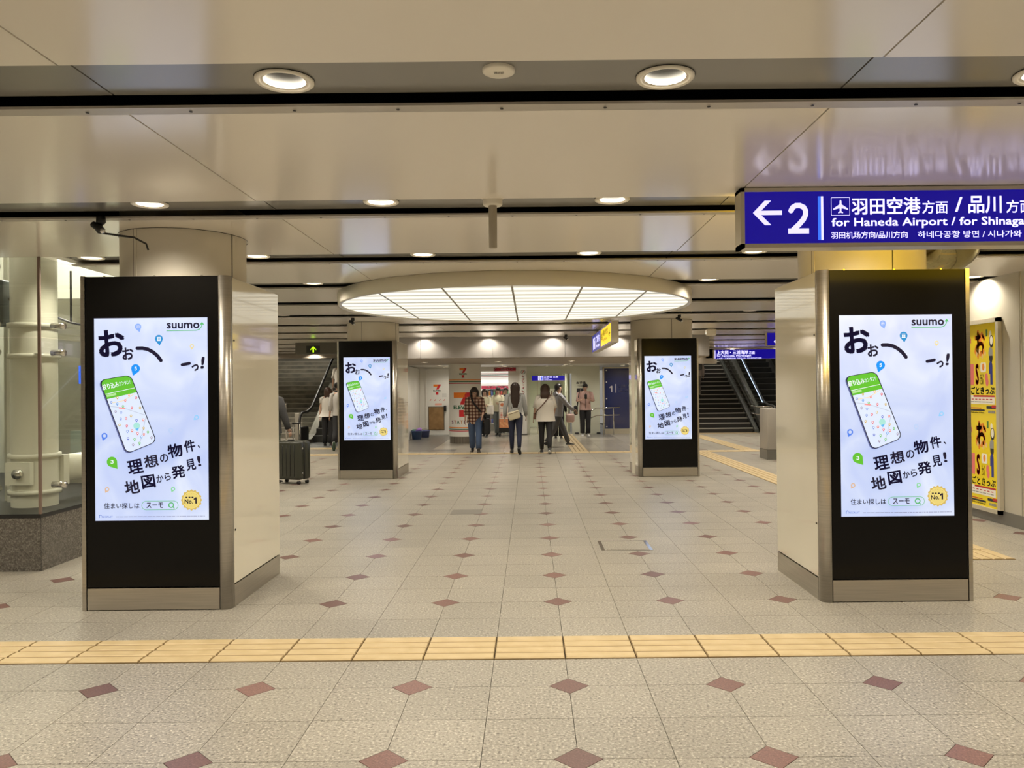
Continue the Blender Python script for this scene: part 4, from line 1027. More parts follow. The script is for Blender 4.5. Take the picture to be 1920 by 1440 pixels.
b = MB(); b.tube([(1.62, 0, .72), (1.95, 0, .86), (2.7, 0, .88)], .02, M_chrome); b.obj('top_rail', t); b = MB(); b.tube([(1.62, 0, .5), (1.95, 0, .62), (2.7, 0, .64)], .018, M_chrome); b.obj('lower_rail', t)
for x in (1.7, 2.2, 2.5): MB().tube([(x, 0, 0), (x, 0, .86)], .018, M_chrome).obj('rail_post', t)
# buckets and cloth
def bucket(x, y, r, h, col, label):
    t = thing('bucket', label, 'bucket', (x, y, 0)); m_ = mat('bucket_'+label[:6], col, .4)
    MB().lathe([(.0005, 0), (r*.8, 0), (r, h), (r*1.06, h), (r*1.06, h-.02), (r*.96, h-.02), (r*.78, .02), (.0005, .02)], m_, 24).obj('pail', t, fix=False)
    MB().tube([(r*math.cos(q), 0, h-.02+.06*math.sin(q)) for q in [PI*k/10 for k in range(11)]], .006, M_dark, 6).obj('handle', t)
bucket(-3.66, 21.0, .17, .26, (.07, .12, .26), 'round blue bucket with a purple cloth at the shop door')
bucket(-3.52, 21.9, .15, .22, (.10, .12, .28), 'smaller blue bucket behind the one holding the purple cloth')
b = MB(); b.rings([((0, 0, .0), (.10, 0, 0), (0, .07, 0)), ((.01, 0, .05), (.09, 0, .02), (0, .08, 0)), ((.04, -.02, .10), (.04, 0, 0), (0, .04, .01))], flat('purple', (170, 120, 210)), 10)
b.obj('cleaning_cloth', None, (-3.60, 20.98, .245), 0, None, 'crumpled purple cloth hanging out of the round blue bucket', 'cloth')
b = MB(); b.rings([((0, 0, .0), (.08, 0, 0), (0, .06, 0)), ((-.01, 0, .04), (.06, 0, .02), (0, .05, 0)), ((-.03, 0, .06), (.02, 0, 0), (0, .02, .01))], flat('mint', (140, 180, 170)), 10)
b.obj('cleaning_cloth', None, (-3.74, 21.04, .245), 0, None, 'pale mint cloth lying in the round blue bucket', 'cloth')
# menu stand
t = thing('menu_stand', 'standing menu board with orange food pictures before the shop entrance', 'sign board', (-1.18, 21.9, 0))
MB().box((0, 0, .14), (.40, .03, 1.12), M_rub).obj('board', t)
a = Art(95, 665, 250, 1030, .38, .82); a.l = 1; a.rect(95, 665, 250, 1030, flat('menu_white', (226, 214, 200))); a.circ(136, 706, 24, flat('menu_orange', (206, 120, 80)), 20); a.rect(170, 690, 240, 696, M_ink)
a.rect(110, 745, 200, 760, flat('menu_grey', (180, 180, 190)))
for r_ in range(4):
    for c_ in range(4): a.rect(112+c_*34, 815+r_*20, 138+c_*34, 828+r_*20, flat('menu_red', (206, 120, 100)))
a.rect(95, 905, 250, 1030, flat('menu_food', (222, 150, 105)))
for k in range(7): a.circ(110+k*20, 960+(k % 3)*22, 13, flat('menu_food2', (236, 180, 130)), 12)
link('menu_print', a.mb.mesh('menu'), t, (.01, -.001, .28))
for x in (.03, .37): MB().tube([(x, .015, .16), (x, -.14, 0)], .012, M_rub).tube([(x, .015, .16), (x, .16, 0)], .012, M_rub).obj('leg', t)
t = thing('door_mat', 'thin dark mat strip lying at the shop threshold', 'mat', (-1.7, 22.2, 0)); MB().rbox((0, 0, -.0005), (.85, .12, .012), M_dark, .004, 1).obj('mat_body', t)
t = thing('fallen_leaflet', 'small white sheet lying on the dark floor beside the shop pillar', 'paper', (-2.66, 20.6, 0)); MB().add([(0, 0, .002), (.3, .05, .002), (.34, .45, .004), (.1, .3, .002)], [(0, 1, 2, 3)], M_wht).obj('sheet', t)

# ------------------------------------------------------------------ stairs and escalators
M_ris = mat('stair_riser', (.03, .027, .024), .5); M_ris2 = mat('stair_riser_left', (.20, .185, .155), .5, nodes=noisy(3, (.15, .14, .12), (.26, .24, .19)))
M_nose = mat('stair_nosing', (.5, .48, .44), .4); M_nose2 = mat('stair_nosing_left', (.36, .335, .275), .45)
def stairs(name, x0, x1, y0, n, ris, nose, label):
    t = struct(name, label)
    for k in range(n):
        z = .156*k; y = y0+.30*k
        MB().box((x0, y, max(0, z-.3)), (x1, y+.31, z+.156), ris).obj('step', t)
        MB().box((x0, y-.006, z+.124), (x1, y+.035, z+.158), nose).obj('nosing', t)
    return t
stairs('stairs_right', 4.5, 7.15, 22.9, 24, M_ris, M_nose, 'dark stairs with white nosings climbing away at the right')
stairs('stairs_left', -10.2, -7.05, 22.4, 24, M_ris2, M_nose2, 'grey stairs with dull nosings climbing away at the left')
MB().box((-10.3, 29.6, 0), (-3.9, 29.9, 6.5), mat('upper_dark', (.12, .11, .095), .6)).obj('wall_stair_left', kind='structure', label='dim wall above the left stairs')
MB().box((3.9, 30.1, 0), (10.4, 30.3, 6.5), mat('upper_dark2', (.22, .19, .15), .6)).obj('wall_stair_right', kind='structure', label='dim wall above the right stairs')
MB().box((-10.4, 7.2, 0), (-10.3, 30, 6.5), M_green).obj('wall_far_left', kind='structure', label='plain side wall beside the left stairs')
MB().box((10.4, -10, 0), (10.5, 30.3, 6.5), M_wallR).obj('wall_far_right', kind='structure', label='plain side wall far right of the escalator')
MB().box((3.9, 23.0, 0), (4.5, 30, 6.5), M_soff).obj('wall_stair_side', kind='structure', label='plain wall left of the right stairs')
MB().box((-4.2, 23.2, 0), (-3.9, 30, 6.5), M_bulk).obj('wall_stair_side_left', kind='structure', label='plain wall right of the left escalator')
MB().box((4.3, 21.9, 2.25), (5.75, 22.3, 3.4), M_soff).box((5.4, 21.9, 2.42), (10.4, 22.3, 3.4), M_soff).obj('trim_20', kind='structure', label='brown beam above the right stair opening')
MB().box((-10.3, 22.0, 2.55), (-3.9, 22.3, 3.6), M_soff).obj('trim_21', kind='structure', label='brown beam above the left stair opening')
for sx0, sx1, nm in ((-10.3, -3.9, 'left'), (3.9, 10.4, 'right')):
    b = MB(); b.add([(sx0, 22.2, 3.3), (sx1, 22.2, 3.3), (sx1, 30.2, 6.4), (sx0, 30.2, 6.4)], [(0, 1, 2, 3)], M_soff); b.obj('ceiling_stair_'+nm, kind='structure', label='sloping ceiling over the %s stairs' % nm)
MB().box((-10.4, -10.1, 0), (10.5, -10, ZC+.2), M_wallR).obj('wall_rear', kind='structure', label='wall behind the viewer')
MB().box((-10.4, -10, 0), (-10.3, 3.5, ZC+.2), M_wallR).obj('wall_left_near', kind='structure', label='wall left of the viewer')
for q, (x, y, z, tl) in enumerate([(-8.6, 25, 4.1, 'left'), (5.9, 26, 4.3, 'right')]):
    t = thing('stair_fill_lamp', 'long tube lamp added as fill below the sloping ceiling over the %s stairs' % tl, 'lamp', (x, y, z))  # tube lamps added to brighten both flights
    MB().box((-.7, 0, 0), (.7, .12, .05), mat('stair_fill_glow', (1, 1, 1), emis=(1, .93, .8), es=42)).obj('tube', t); MB().box((-.75, -.03, .05), (.75, .15, .1), M_white).obj('housing', t)

def escalator(x0, x1, y0, label, slope=.60, led=False, zmax=5.0, steps_only_from=0):
    t = thing('escalator', label, 'escalator', (0, 0, 0))
    L = 8.2
    for sx, s in ((x0, 1), (x1, -1)):
        def prof(off): return [(y0-.75, off), (y0-.2, off), (y0+.25, off+.12), (y0+L, off+(L-.05)*slope)]
        lo = prof(.08); hi = prof(.86)
        vs = []
        for (ya, za), (yb, zb) in zip(lo, hi): vs += [(sx-.006, ya, za), (sx+.006, ya, za), (sx-.006, yb, zb), (sx+.006, yb, zb)]
        fs = []
        for k in range(3): o = k*4; fs += [(o, o+4, o+6, o+2), (o+1, o+3, o+7, o+5), (o+2, o+6, o+7, o+3), (o, o+1, o+5, o+4)]
        b = MB(); b.add(vs, fs, M_glass); b.obj('glass_balustrade', t)
        # hand rail with rounded newel
        pts = [(sx, y0+L, .92+(L-.05)*slope), (sx, y0+.25, 1.04), (sx, y0-.2, .92), (sx, y0-.7, .90)]
        for k in range(1, 9): q = PI*k/8; pts.append((sx, y0-.7-.33*math.sin(q), .57+.33*math.cos(q)))
        pts.append((sx, y0-.3, .20))
        MB().tube(pts, .036, M_rub, 10).obj('hand_rail', t)
        pts2 = [(p[0], p[1], p[2]-.045) for p in pts[:4]]
        MB().tube(pts2, .016, M_chrome, 6).obj('rail_track', t)
        b = MB()
        for (ya, za), (yb, zb) in zip(prof(-.1)[:-1], prof(-.1)[1:]):
            for w_ in (0,): b.add([(sx-.13*s*0-.10, ya, max(za, 0) if za > 0 else 0), (sx+.10, ya, max(za, 0)), (sx+.10, yb, max(zb, 0)), (sx-.10, yb, max(zb, 0)), (sx-.10, ya, za+.22), (sx+.10, ya, za+.22), (sx+.10, yb, zb+.22), (sx-.10, yb, zb+.22)],
                              [(0, 1, 5, 4), (1, 2, 6, 5), (2, 3, 7, 6), (3, 0, 4, 7), (4, 5, 6, 7)], M_base)
        MB().rbox((sx-.05, y0-.98, .0), (sx+.05, y0-.25, .50), M_rub, .045, 3).obj('newel_panel', t)
        b.obj('skirt', t)
        if led:
            b = MB(); b.tube([(sx-.05*s, y0+.25, 1.0), (sx-.05*s, y0+L, .88+(L-.05)*slope)], .013, glow('led_blue', (200, 222, 255), 1.4), 6); b.obj('rail_led', t)
    M_st = mat('escalator_step', (.05, .05, .048), .4, metal=.3); M_cl = mat('step_cleat', (.30, .30, .29), .4)
    MB().box((x0+.1, y0-1.9, 0), (x1-.1, y0-.1, .012), mat('landing_plate', (.22, .225, .225), .35, metal=.6)).obj('landing_plate', t)
    k = 0
    while k*.335 < L-.3:
        y = y0+k*.335; z = .335*slope*k
        MB().box((x0+.1, y, max(0, z-.35)), (x1-.1, y+.34, z+.2), M_st).box((x0+.1, y-.004, z+.188), (x1-.1, y+.03, z+.203), M_cl).obj('step', t); k += 1
    return t
escalator(-6.62, -5.35, 19.9, 'left escalator crowded with riders in white shirts')
escalator(7.45, 8.75, 22.4, 'right escalator with blue-white lit handrail beside the dark stairs', led=True)
# glass balustrade of the right stairs
t = thing('stair_balustrade', 'glass balustrade with steel handrails along the right stairs', 'balustrade', (7.22, 22.9, 0))
sl = .52
b = MB(); b.add([(-.006, -.1, .02), (.006, -.1, .02), (.006, 7, 7*sl), (-.006, 7, 7*sl), (-.006, -.1, .85), (.006, -.1, .85), (.006, 7, 7*sl+.95), (-.006, 7, 7*sl+.95)], [(0, 1, 5, 4), (1, 2, 6, 5), (2, 3, 7, 6), (3, 0, 4, 7), (4, 5, 6, 7)], M_glass); b.obj('glass_panel', t)
b = MB(); b.add([(-.05, -.15, 0), (.08, -.15, 0), (.08, 7, 7*sl), (-.05, 7, 7*sl), (-.05, -.15, .10), (.08, -.15, .10), (.08, 7, 7*sl+.22), (-.05, 7, 7*sl+.22)], [(0, 1, 5, 4), (1, 2, 6, 5), (2, 3, 7, 6), (3, 0, 4, 7), (4, 5, 6, 7)], mat('stringer', (.11, .115, .105), .4)); b.obj('stringer', t)
for zz in (.62, .86): MB().tube([(.9, -.9, zz), (-.10, -.75, zz), (-.10, .1, zz), (-.10, 7, zz+6.9*sl)], .02, M_chrome, 8).obj('hand_rail', t)
for q in range(7): y = .3+q*1.0; MB().tube([(-.10, y, y*sl+.8), (-.02, y, y*sl+.72)], .012, M_chrome, 6).tube([(-.10, y, y*sl+.56), (-.02, y, y*sl+.5)], .012, M_chrome, 6).obj('rail_bracket', t)
# railing before the left stairs
t = thing('railing', 'low steel railing before the left stairs beside the escalator end', 'railing', (-7.35, 20.2, 0))
for x in (-.9, -.05): MB().tube([(x, 0, 0), (x, 0, 1.12)], .022, M_chrome, 8).obj('rail_post', t); MB().ball((x, 0, 1.13), .035, M_chrome, 8).obj('post_cap', t)
for z in (.12, .4, .68, .96): MB().tube([(-1.4, 0, z), (.0, 0, z)], .012, M_chrome, 6).obj('rail_bar', t)
MB().rbox((.22, -.05, 0), (.36, .05, .86), mat('bollard', (.40, .37, .31), .4), .02).obj('end_bollard', t)

# ------------------------------------------------------------------ people
M_skin = mat('skin', (.52, .33, .24), .5); M_skin2 = mat('skin_tan', (.40, .25, .175), .5)
M_eye = mat('eye_white', (.7, .68, .65), .3); M_pup = mat('pupil', (.02, .015, .012), .2); M_lip = mat('lip', (.42, .18, .15), .45)
def skin_mesh(nodes, edges, root, sub=2):
    """nodes: list of (Vector, rx, ry)"""
    me = bpy.data.meshes.new('s'); me.from_pydata([tuple(n[0]) for n in nodes], edges, [])
    o = bpy.data.objects.new('s', me); COL.objects.link(o)
    sk = o.modifiers.new('Skin', 'SKIN'); sk.use_smooth_shade = True
    for k, n in enumerate(nodes):
        sv = me.skin_vertices[0].data[k]; sv.radius = (n[1], n[2]); sv.use_root = (k == root)
    ss = o.modifiers.new('Sub', 'SUBSURF'); ss.levels = sub; ss.render_levels = sub
    dg = bpy.context.evaluated_depsgraph_get(); dg.update()
    r = bpy.data.meshes.new_from_object(o.evaluated_get(dg))
    vs = [v.co[:] for v in r.vertices]; fs = [tuple(p.vertices) for p in r.polygons]
    bpy.data.objects.remove(o); bpy.data.meshes.remove(me); bpy.data.meshes.remove(r)
    return vs, fs
def rotv(v, ax, a): return Matrix.Rotation(a, 3, ax) @ v
def person(label, loc, rz, H=1.65, lean=0, armL=(10, 8, 15, 0), armR=(10, 8, 15, 0), legL=(0, 0), legR=(0, 0), head=(0, 0), skin=M_skin,
           hair=('short', (.02, .015, .012)), top=dict(), pants=dict(), shoes=((.05, .05, .05), (.5, .5, .5)), front=False, z0=0, group=None, female=False, footL=0, footR=0):
    """arm = (forward pitch, outward, elbow bend, inward twist) degrees; leg = (hip forward, knee bend); +y is the facing direction"""
    s = H/1.70; D = math.radians
    t = thing('person', label, 'person', (0, 0, 0), rz, group)
    hipz = .90*s
    pel = Vector((0, 0, hipz)); up = Vector((0, math.sin(D(lean)), math.cos(D(lean)))); fwd = Vector((0, math.cos(D(lean)), -math.sin(D(lean)))); X = Vector((1, 0, 0))
    chest = pel+up*.36*s; sh = pel+up*.47*s; neck = pel+up*.52*s
    hu = rotv(Vector((0, 0, 1)), 'X', -D(lean*.5+head[0])); hu = Vector(hu); hc = neck+hu*.15*s
    yaw = D(head[1]); hf = Vector((0, hu.z, -hu.y)); hf = (Matrix.Rotation(yaw, 3, hu) @ hf); hx = hf.cross(hu)
    shw = (.165 if female else .185)*s
    J = {}
    for side, arm in ((-1, armL), (1, armR)):
        S = sh+X*side*shw
        u = Vector((side*math.sin(D(arm[1])), math.sin(D(arm[0]))*math.cos(D(arm[1])), -math.cos(D(arm[0]))*math.cos(D(arm[1]))))
        E = S+u*.285*s
        f = Vector((side*math.sin(D(arm[1]*.6)), math.sin(D(arm[0]+arm[2])), -math.cos(D(arm[0]+arm[2]))))
        f = (f+X*(-side)*math.tan(D(arm[3]))).normalized()
        Wr = E+f*.245*s; Hd = Wr+f*.085*s
        J[side] = (S, E, Wr, Hd, f)
    F = {}
    for side, leg, fp in ((-1, legL, footL), (1, legR, footR)):
        Hp = pel+X*side*.088*s-Vector((0, 0, .03*s))
        a = D(leg[0]); K = Hp+Vector((side*.01*s, math.sin(a), -math.cos(a)))*.415*s
        b = D(leg[0]-leg[1]); An = K+Vector((0, math.sin(b), -math.cos(b)))*.40*s
        fa = b*0+D(-fp); ft = Vector((side*.12, math.cos(fa), math.sin(fa))).normalized()
        F[side] = (Hp, K, An, ft)
    low = min(F[q][2].z-.07*s-max(0, -F[q][3].z*.15*s) for q in F)
    dz = -low
    def V(v): return Vector(v)+Vector((0, 0, dz))
    # body: one continuous skinned surface
    nodes = [(V(pel), .125*s, .10*s), (V(pel+up*.18*s), .105*s, .085*s), (V(chest), .125*s, .09*s), (V(sh+up*.0), .09*s, .075*s), (V(neck), .052*s, .052*s), (V(neck+hu*.07*s+hf*.01*s), .055*s, .06*s), (V(hc+hf*.006*s), .072*s, .086*s), (V(hc+hu*.075*s), .055*s, .065*s)]
    edges = [(k, k+1) for k in range(7)]
    for side in (-1, 1):
        S, E, Wr, Hd, f = J[side]; o = len(nodes)
        nodes += [(V(S), .052*s, .052*s), (V(E), .037*s, .037*s), (V(Wr), .024*s, .022*s), (V(Wr+f*.05*s), .028*s, .018*s)]
        edges += [(3, o), (o, o+1), (o+1, o+2), (o+2, o+3)]
        Hp, K, An, ft = F[side]; o = len(nodes)
        nodes += [(V(Hp), .082*s, .085*s), (V(K), .052*s, .052*s), (V(An), .034*s, .036*s)]
        edges += [(0, o), (o, o+1), (o+1, o+2)]
    vs, fs = skin_mesh(nodes, edges, 0, 1)
    b = MB(); b.add(vs, fs, skin, True)
    # fingers, thumb, ears and nose are grown into the same mesh
    for side in (-1, 1):
        S, E, Wr, Hd, f = J[side]
        nrm = f.cross(Vector((side, 0, 0))); nrm = nrm.normalized() if nrm.length > .01 else Vector((0, 1, 0)); la = nrm.cross(f).normalized()
        fr_ = nrm if nrm.y > 0 else -nrm
        for k in range(4):
            o_ = (k-1.5)*.019*s; L = (.062, .074, .068, .052)[k]*s; p0 = Wr+f*.06*s+fr_*(-o_); p1 = p0+f*.055*s*.9; p2 = p1+(f*.7+X*(-side)*.6).normalized()*L*.45
            b.tube([V(p0), V((p0+p1)/2), V(p1), V(p2)], [.0095*s, .009*s, .0085*s, .006*s], skin, 6)
        p0 = Wr+f*.02*s+fr_*.022*s; p1 = p0+(f*.6+fr_*.8).normalized()*.035*s; p2 = p1+(f).normalized()*.028*s
        b.tube([V(p0), V(p1), V(p2)], [.012*s, .010*s, .007*s], skin, 6)
        b.ball(tuple(V(hc+hx*side*.077*s-hf*.0)), (.012*s, .02*s, .03*s), skin, 8)
    b.rings([(V(hc+hu*.012*s+hf*.075*s), hx*.009*s, hu*.006*s), (V(hc-hu*.022*s+hf*.098*s), hx*.013*s, hu*.010*s), (V(hc-hu*.034*s+hf*.08*s), hx*.012*s, hu*.006*s)], skin, 8)
    body = b.obj('body', t, fix=False)
    if front:
        e = MB()
        for q in (-1, 1): e.ball(tuple(V(hc+hx*q*.031*s+hf*.080*s+hu*.006*s)), .011*s, M_eye, 8); e.ball(tuple(V(hc+hx*q*.031*s+hf*.089*s+hu*.006*s)), .0055*s, M_pup, 8)
        e.obj('eyes', t)
        e = MB(); e.tube([V(hc+hx*.024*s+hf*.080*s-hu*.055*s), V(hc+hf*.088*s-hu*.056*s), V(hc-hx*.024*s+hf*.080*s-hu*.055*s)], [.004*s, .007*s, .004*s], M_lip, 6); e.obj('mouth', t)
        e = MB()
        for q in (-1, 1): e.tube([V(hc+hx*q*.018*s+hf*.087*s+hu*.026*s), V(hc+hx*q*.046*s+hf*.076*s+hu*.027*s)], .004*s, mat('hair_%d' % int(hair[1][0]*1000), hair[1], .45), 5)
        e.obj('eyebrows', t)
    # hair
    hm = mat('hair_%d' % int(hair[1][0]*1000), hair[1], .42, nodes=None)
    k_, L = hair[0], 0
    b = MB(); n = 20
    def hring(h, r, off, squash=1.0, openf=0):
        return (V(hc+hu*h*s-hf*off*s), hx*r*s, hf*r*squash*s)
    R_ = [hring(.122, .012, .008), hring(.116, .045, .010, 1.05), hring(.095, .073, .012, 1.1), hring(.065, .085, .016, 1.12), hring(.035, .087, .026, 1.05), hring(.0, .086, .042, .85), hring(-.035, .078, .056, .60), hring(-.058, .055, .062, .45)]
    if k_ == 'short': b.rings(R_, hm, n)
    else:
        ln = {'bob': .10, 'mid': .19, 'long': .44}[k_]; wd = {'bob': .098, 'mid': .112, 'long': .105}[k_]
        R_ = R_[:5]+[hring(.0, .094, .044, .85), hring(-.05, .100, .058, .62)]
        steps = 6
        for q in range(1, steps+1):
            u = q/steps; c0 = hc-hu*(.05*s)-hf*(.058*s); c1 = c0-Vector((0, 0, 1))*ln*s*u-fwd*(.035*s*min(1, u*2.2) if k_ != 'bob' else 0)
            ww = wd*(1+.06*math.sin(u*3))*(1-.25*max(0, u-.6)/.4)
            R_.append((V(c1), X*ww*s, Vector((0, 1, 0))*(.052-.022*u)*s))
        b.rings(R_, hm, n)
        for side in (-1, 1):   # side locks in front of the ears
            p = hc+hx*side*.082*s+hf*.012*s
            b.tube([V(p+hu*.07*s), V(p+hx*side*.008*s), V(p-hu*.07*s+hx*side*.006*s), V(p-hu*(.07+min(ln, .13))*s-hf*.02*s)], [.02*s, .028*s, .026*s, .012*s], hm, 8)
        rnd = random.Random(int(ln*100))
        for q in range(12):
            a = -1+2*q/11; c1 = R_[-1][0]; b.tube([V(Vector((0, 0, -dz)))*0+c1+X*a*wd*.8*s+Vector((0, 0, .06*s)), c1+X*a*wd*.74*s+Vector((0, -.01*s, -.03*s-rnd.random()*.03*s))], [.016*s, .004*s], hm, 5)
    b.obj('hair', t)
    # top
    tm = top['m']; sl = top.get('sleeve', 1.0); loose = top.get('loose', 1.0); hem = top.get('hem', -.06); flare = top.get('flare', 1.0)
    b = MB(); wS = .19 if not female else .17
    prof = [(hem, .165*loose*flare, .115*loose*flare), (hem*.4+.05, .158*loose*(1+.4*(flare-1)), .110*loose), (.14, .148*loose, .106*loose), (.26, .160*loose, .112*loose), (.38, .172*(.5+.5*loose), .112*loose), (.45, wS, .098), (.485, wS*.78, .082), (.512, .085, .068), (.53, .060, .058)]
    wav = top.get('wave', 0)
    b.rings([(V(pel+up*h*s+fwd*.0), X*rx*s, fwd*ry*s) for h, rx, ry in prof], tm, 28, cap=False)
    for side in (-1, 1):
        S, E, Wr, Hd, f = J[side]; pts = [S-X*side*.05*s+Vector((0, 0, -.005*s)), S+X*side*.012*s-up*.015*s]; rad = [.070*s, .066*s]
        full = [(S*.5+E*.5, .058*(.5+.5*loose)*s), (E, .052*(.4+.6*loose)*s), (E*.5+Wr*.5, .045*(.4+.6*loose)*s), (Wr-f*.01, .036*loose*s)]
        m_ = {1.0: 4, .75: 3, .5: 2, .3: 1}[sl]
        for p, r_ in full[:m_]: pts.append(p); rad.append(r_)
        b.tube([V(p) for p in pts], rad, tm, 12)
    if top.get('collar'): b.rings([(V(pel+up*.505*s), X*.078*s, fwd*.070*s), (V(pel+up*.545*s), X*.066*s, fwd*.066*s)], top['collar'], 18, cap=False)
    if top.get('hood'):
        c0 = pel+up*.50*s-fwd*.085*s; b.ball(tuple(V(c0)), (.13*s, .065*s, .075*s), tm, 14)
    b.obj('top', t)
    if top.get('buttons'):
        b = MB(); b.box((-.006, 0, 0), (.006, .004, .5*s), top['buttons'], Matrix.Translation(V(pel+fwd*.112*s*loose-up*.03*s))); b.obj('button_band', t)
    # lower garment
    if pants.get('skirt'):
        ln = pants['skirt']; b = MB(); b.rings([(V(pel+Vector((0, 0, .08*s))), X*.135*s, fwd*.10*s), (V(pel-Vector((0, 0, .06*s))), X*.175*s, fwd*.14*s), (V(pel-Vector((0, 0, ln*s*.6))), X*.20*s, fwd*.19*s), (V(pel-Vector((0, 0, ln*s))), X*.235*s, fwd*.23*s)], pants['m'], 24, cap=False); b.obj('skirt', t)
    else:
        wd = pants.get('w', 1.0); b = MB(); pm = pants['m']
        b.rings([(V(pel+up*.07*s), X*.138*s, fwd*.102*s), (V(pel+up*.0), X*.155*s, fwd*.118*s), (V(pel-Vector((0, 0, .06*s))), X*.165*s, fwd*.115*s), (V(pel-Vector((0, 0, .11*s))), X*.12*s, fwd*.085*s)], pm, 24)
        for side in (-1, 1):
            Hp, K, An, ft = F[side]
            b.tube([V(Hp+Vector((0, 0, .02*s))), V(Hp*.6+K*.4), V(K), V(K*.55+An*.45), V(An+(K-An).normalized()*.02*s)], [.098*s, (.088*(.5+.5*wd))*s, .064*wd*s, .060*wd*s, (.045 if wd < 1.1 else .058)*wd*s], pm, 14)
        b.obj('trousers', t)
    um, so = mat('shoe_%d%d' % (int(shoes[0][0]*99), int(shoes[0][2]*99)), shoes[0], .5), mat('sole_%d%d' % (int(shoes[1][0]*99), int(shoes[1][2]*99)), shoes[1], .6)
    for side in (-1, 1):
        Hp, K, An, ft = F[side]; A_ = V(An); dn = (Vector((0, 0, -1))-ft*(-ft.z)).normalized(); lt = ft.cross(dn).normalized()
        b = MB(); P0 = A_+dn*.062*s
        b.rings([(P0-ft*.065*s-dn*.0, lt*.024*s, dn*.018*s), (P0-ft*.05*s-dn*.012*s, lt*.034*s, dn*.034*s), (P0-dn*.02*s, lt*.038*s, dn*.044*s), (P0+ft*.06*s-dn*.006*s, lt*.042*s, dn*.032*s), (P0+ft*.13*s+dn*.002*s, lt*.042*s, dn*.022*s), (P0+ft*.175*s+dn*.006*s, lt*.022*s, dn*.010*s)], um, 12)
        b.tube([A_-dn*.01*s, A_+dn*.05*s], .040*s, um, 10)
        b.rings([(P0-ft*.072*s+dn*.012*s, lt*.030*s, dn*.0135*s), (P0+dn*.012*s, lt*.038*s, dn*.0135*s), (P0+ft*.10*s+dn*.014*s, lt*.046*s, dn*.013*s), (P0+ft*.182*s+dn*.012*s, lt*.024*s, dn*.012*s)], so, 12)
        b.obj('shoe', t)
    t.location = (loc[0], loc[1], z0)
    return t, J, dz, V
def wearable(name, label, cat, t, build, group=None):
    o = thing(name, label, cat, tuple(t.location), t.rotation_euler.z, group); build(o); return o
def bagmesh(o, c, size, m, r=.03, rot=0, part='bag_body'):
    T = Matrix.Translation(Vector(c)) @ Matrix.Rotation(rot, 4, 'Y')
    MB().rbox(tuple(-q/2 for q in size), tuple(q/2 for q in size), m, r, 3, T).obj(part, o)
def fab(n, c, r=.75): return mat('cloth_'+n, c, r)
def plaid(t, b):
    tc = N(t, 'ShaderNodeTexCoord'); sp = N(t, 'ShaderNodeSeparateXYZ'); t.links.new(tc.outputs['Object'], sp.inputs[0]); last = None
    outs = []
    for ax, ph in (('X', 0), ('Z', .3)):
        mu = N(t, 'ShaderNodeMath', operation='MULTIPLY'); mu.inputs[1].default_value = 13; t.links.new(sp.outputs[ax], mu.inputs[0])
        fr = N(t, 'ShaderNodeMath', operation='FRACT'); t.links.new(mu.outputs[0], fr.inputs[0])
        g_ = N(t, 'ShaderNodeMath', operation='GREATER_THAN'); g_.inputs[1].default_value = .52; t.links.new(fr.outputs[0], g_.inputs[0]); outs.append(g_)
    ad = N(t, 'ShaderNodeMath', operation='ADD'); t.links.new(outs[0].outputs[0], ad.inputs[0]); t.links.new(outs[1].outputs[0], ad.inputs[1])
    dv = N(t, 'ShaderNodeMath', operation='MULTIPLY'); dv.inputs[1].default_value = .5; t.links.new(ad.outputs[0], dv.inputs[0])
    r = ramp(t, [(0, (.50, .42, .33)), (.4, (.20, .085, .065)), (.9, (.05, .025, .022))], 'CONSTANT'); t.links.new(dv.outputs[0], r.inputs['Fac']); t.links.new(r.outputs[0], b.inputs['Base Color'])
M_plaid = mat('plaid_cloth', rough=.8, nodes=plaid)
M_bk = fab('black', (.012, .012, .014)); M_denim = fab('denim', (.06, .10, .20)); M_dden = fab('dark_denim', (.035, .05, .075)); M_navyc = fab('navy', (.012, .016, .045)); M_whc = fab('white', (.66, .62, .56)); M_crm = fab('cream', (.66, .62, .45)); M_gry = fab('grey', (.30, .30, .32)); M_lgr = fab('light_grey', (.38, .39, .39)); M_pnk = fab('pink', (.52, .34, .30)); M_dgr = fab('dark_grey', (.08, .08, .085)); M_char = fab('charcoal', (.045, .045, .048)); M_leath = fab('cream_leather', (.62, .56, .40), .45); M_tan = fab('tan_strap', (.12, .05, .03), .5)

# plaid shirt woman walking towards the viewer, head bent
t, J, dz, V = person('person in a brown plaid shirt and blue jeans looking down while walking forward', (-1.50, 15.75), PI, 1.62, lean=20, head=(26, 0), armL=(10, 12, 42, 12), armR=(-4, 12, 14, 4), legL=(20, 10), legR=(-8, 18), footR=14,
    hair=('bob', (.022, .016, .014)), top=dict(m=M_plaid, sleeve=.75, loose=1.22, hem=-.16, flare=1.1), pants=dict(m=M_denim, w=1.25), shoes=((.03, .025, .02), (.25, .18, .1)), front=True, female=True)
def f_(o):
    MB().tube([V((-.05, -.10, 1.28)), V((.10, .18, 1.38)), V((.02, .32, 1.18)), V((-.20, .26, .92)), V((-.27, .12, .78))], .022, M_bk, 6, flat=.35).obj('strap', o)
    bagmesh(o, V((-.29, .10, .62)), (.14, .32, .38), M_bk, .05)
wearable('shoulder_bag', 'big black shoulder bag worn by the person in the plaid shirt', 'bag', t, f_)
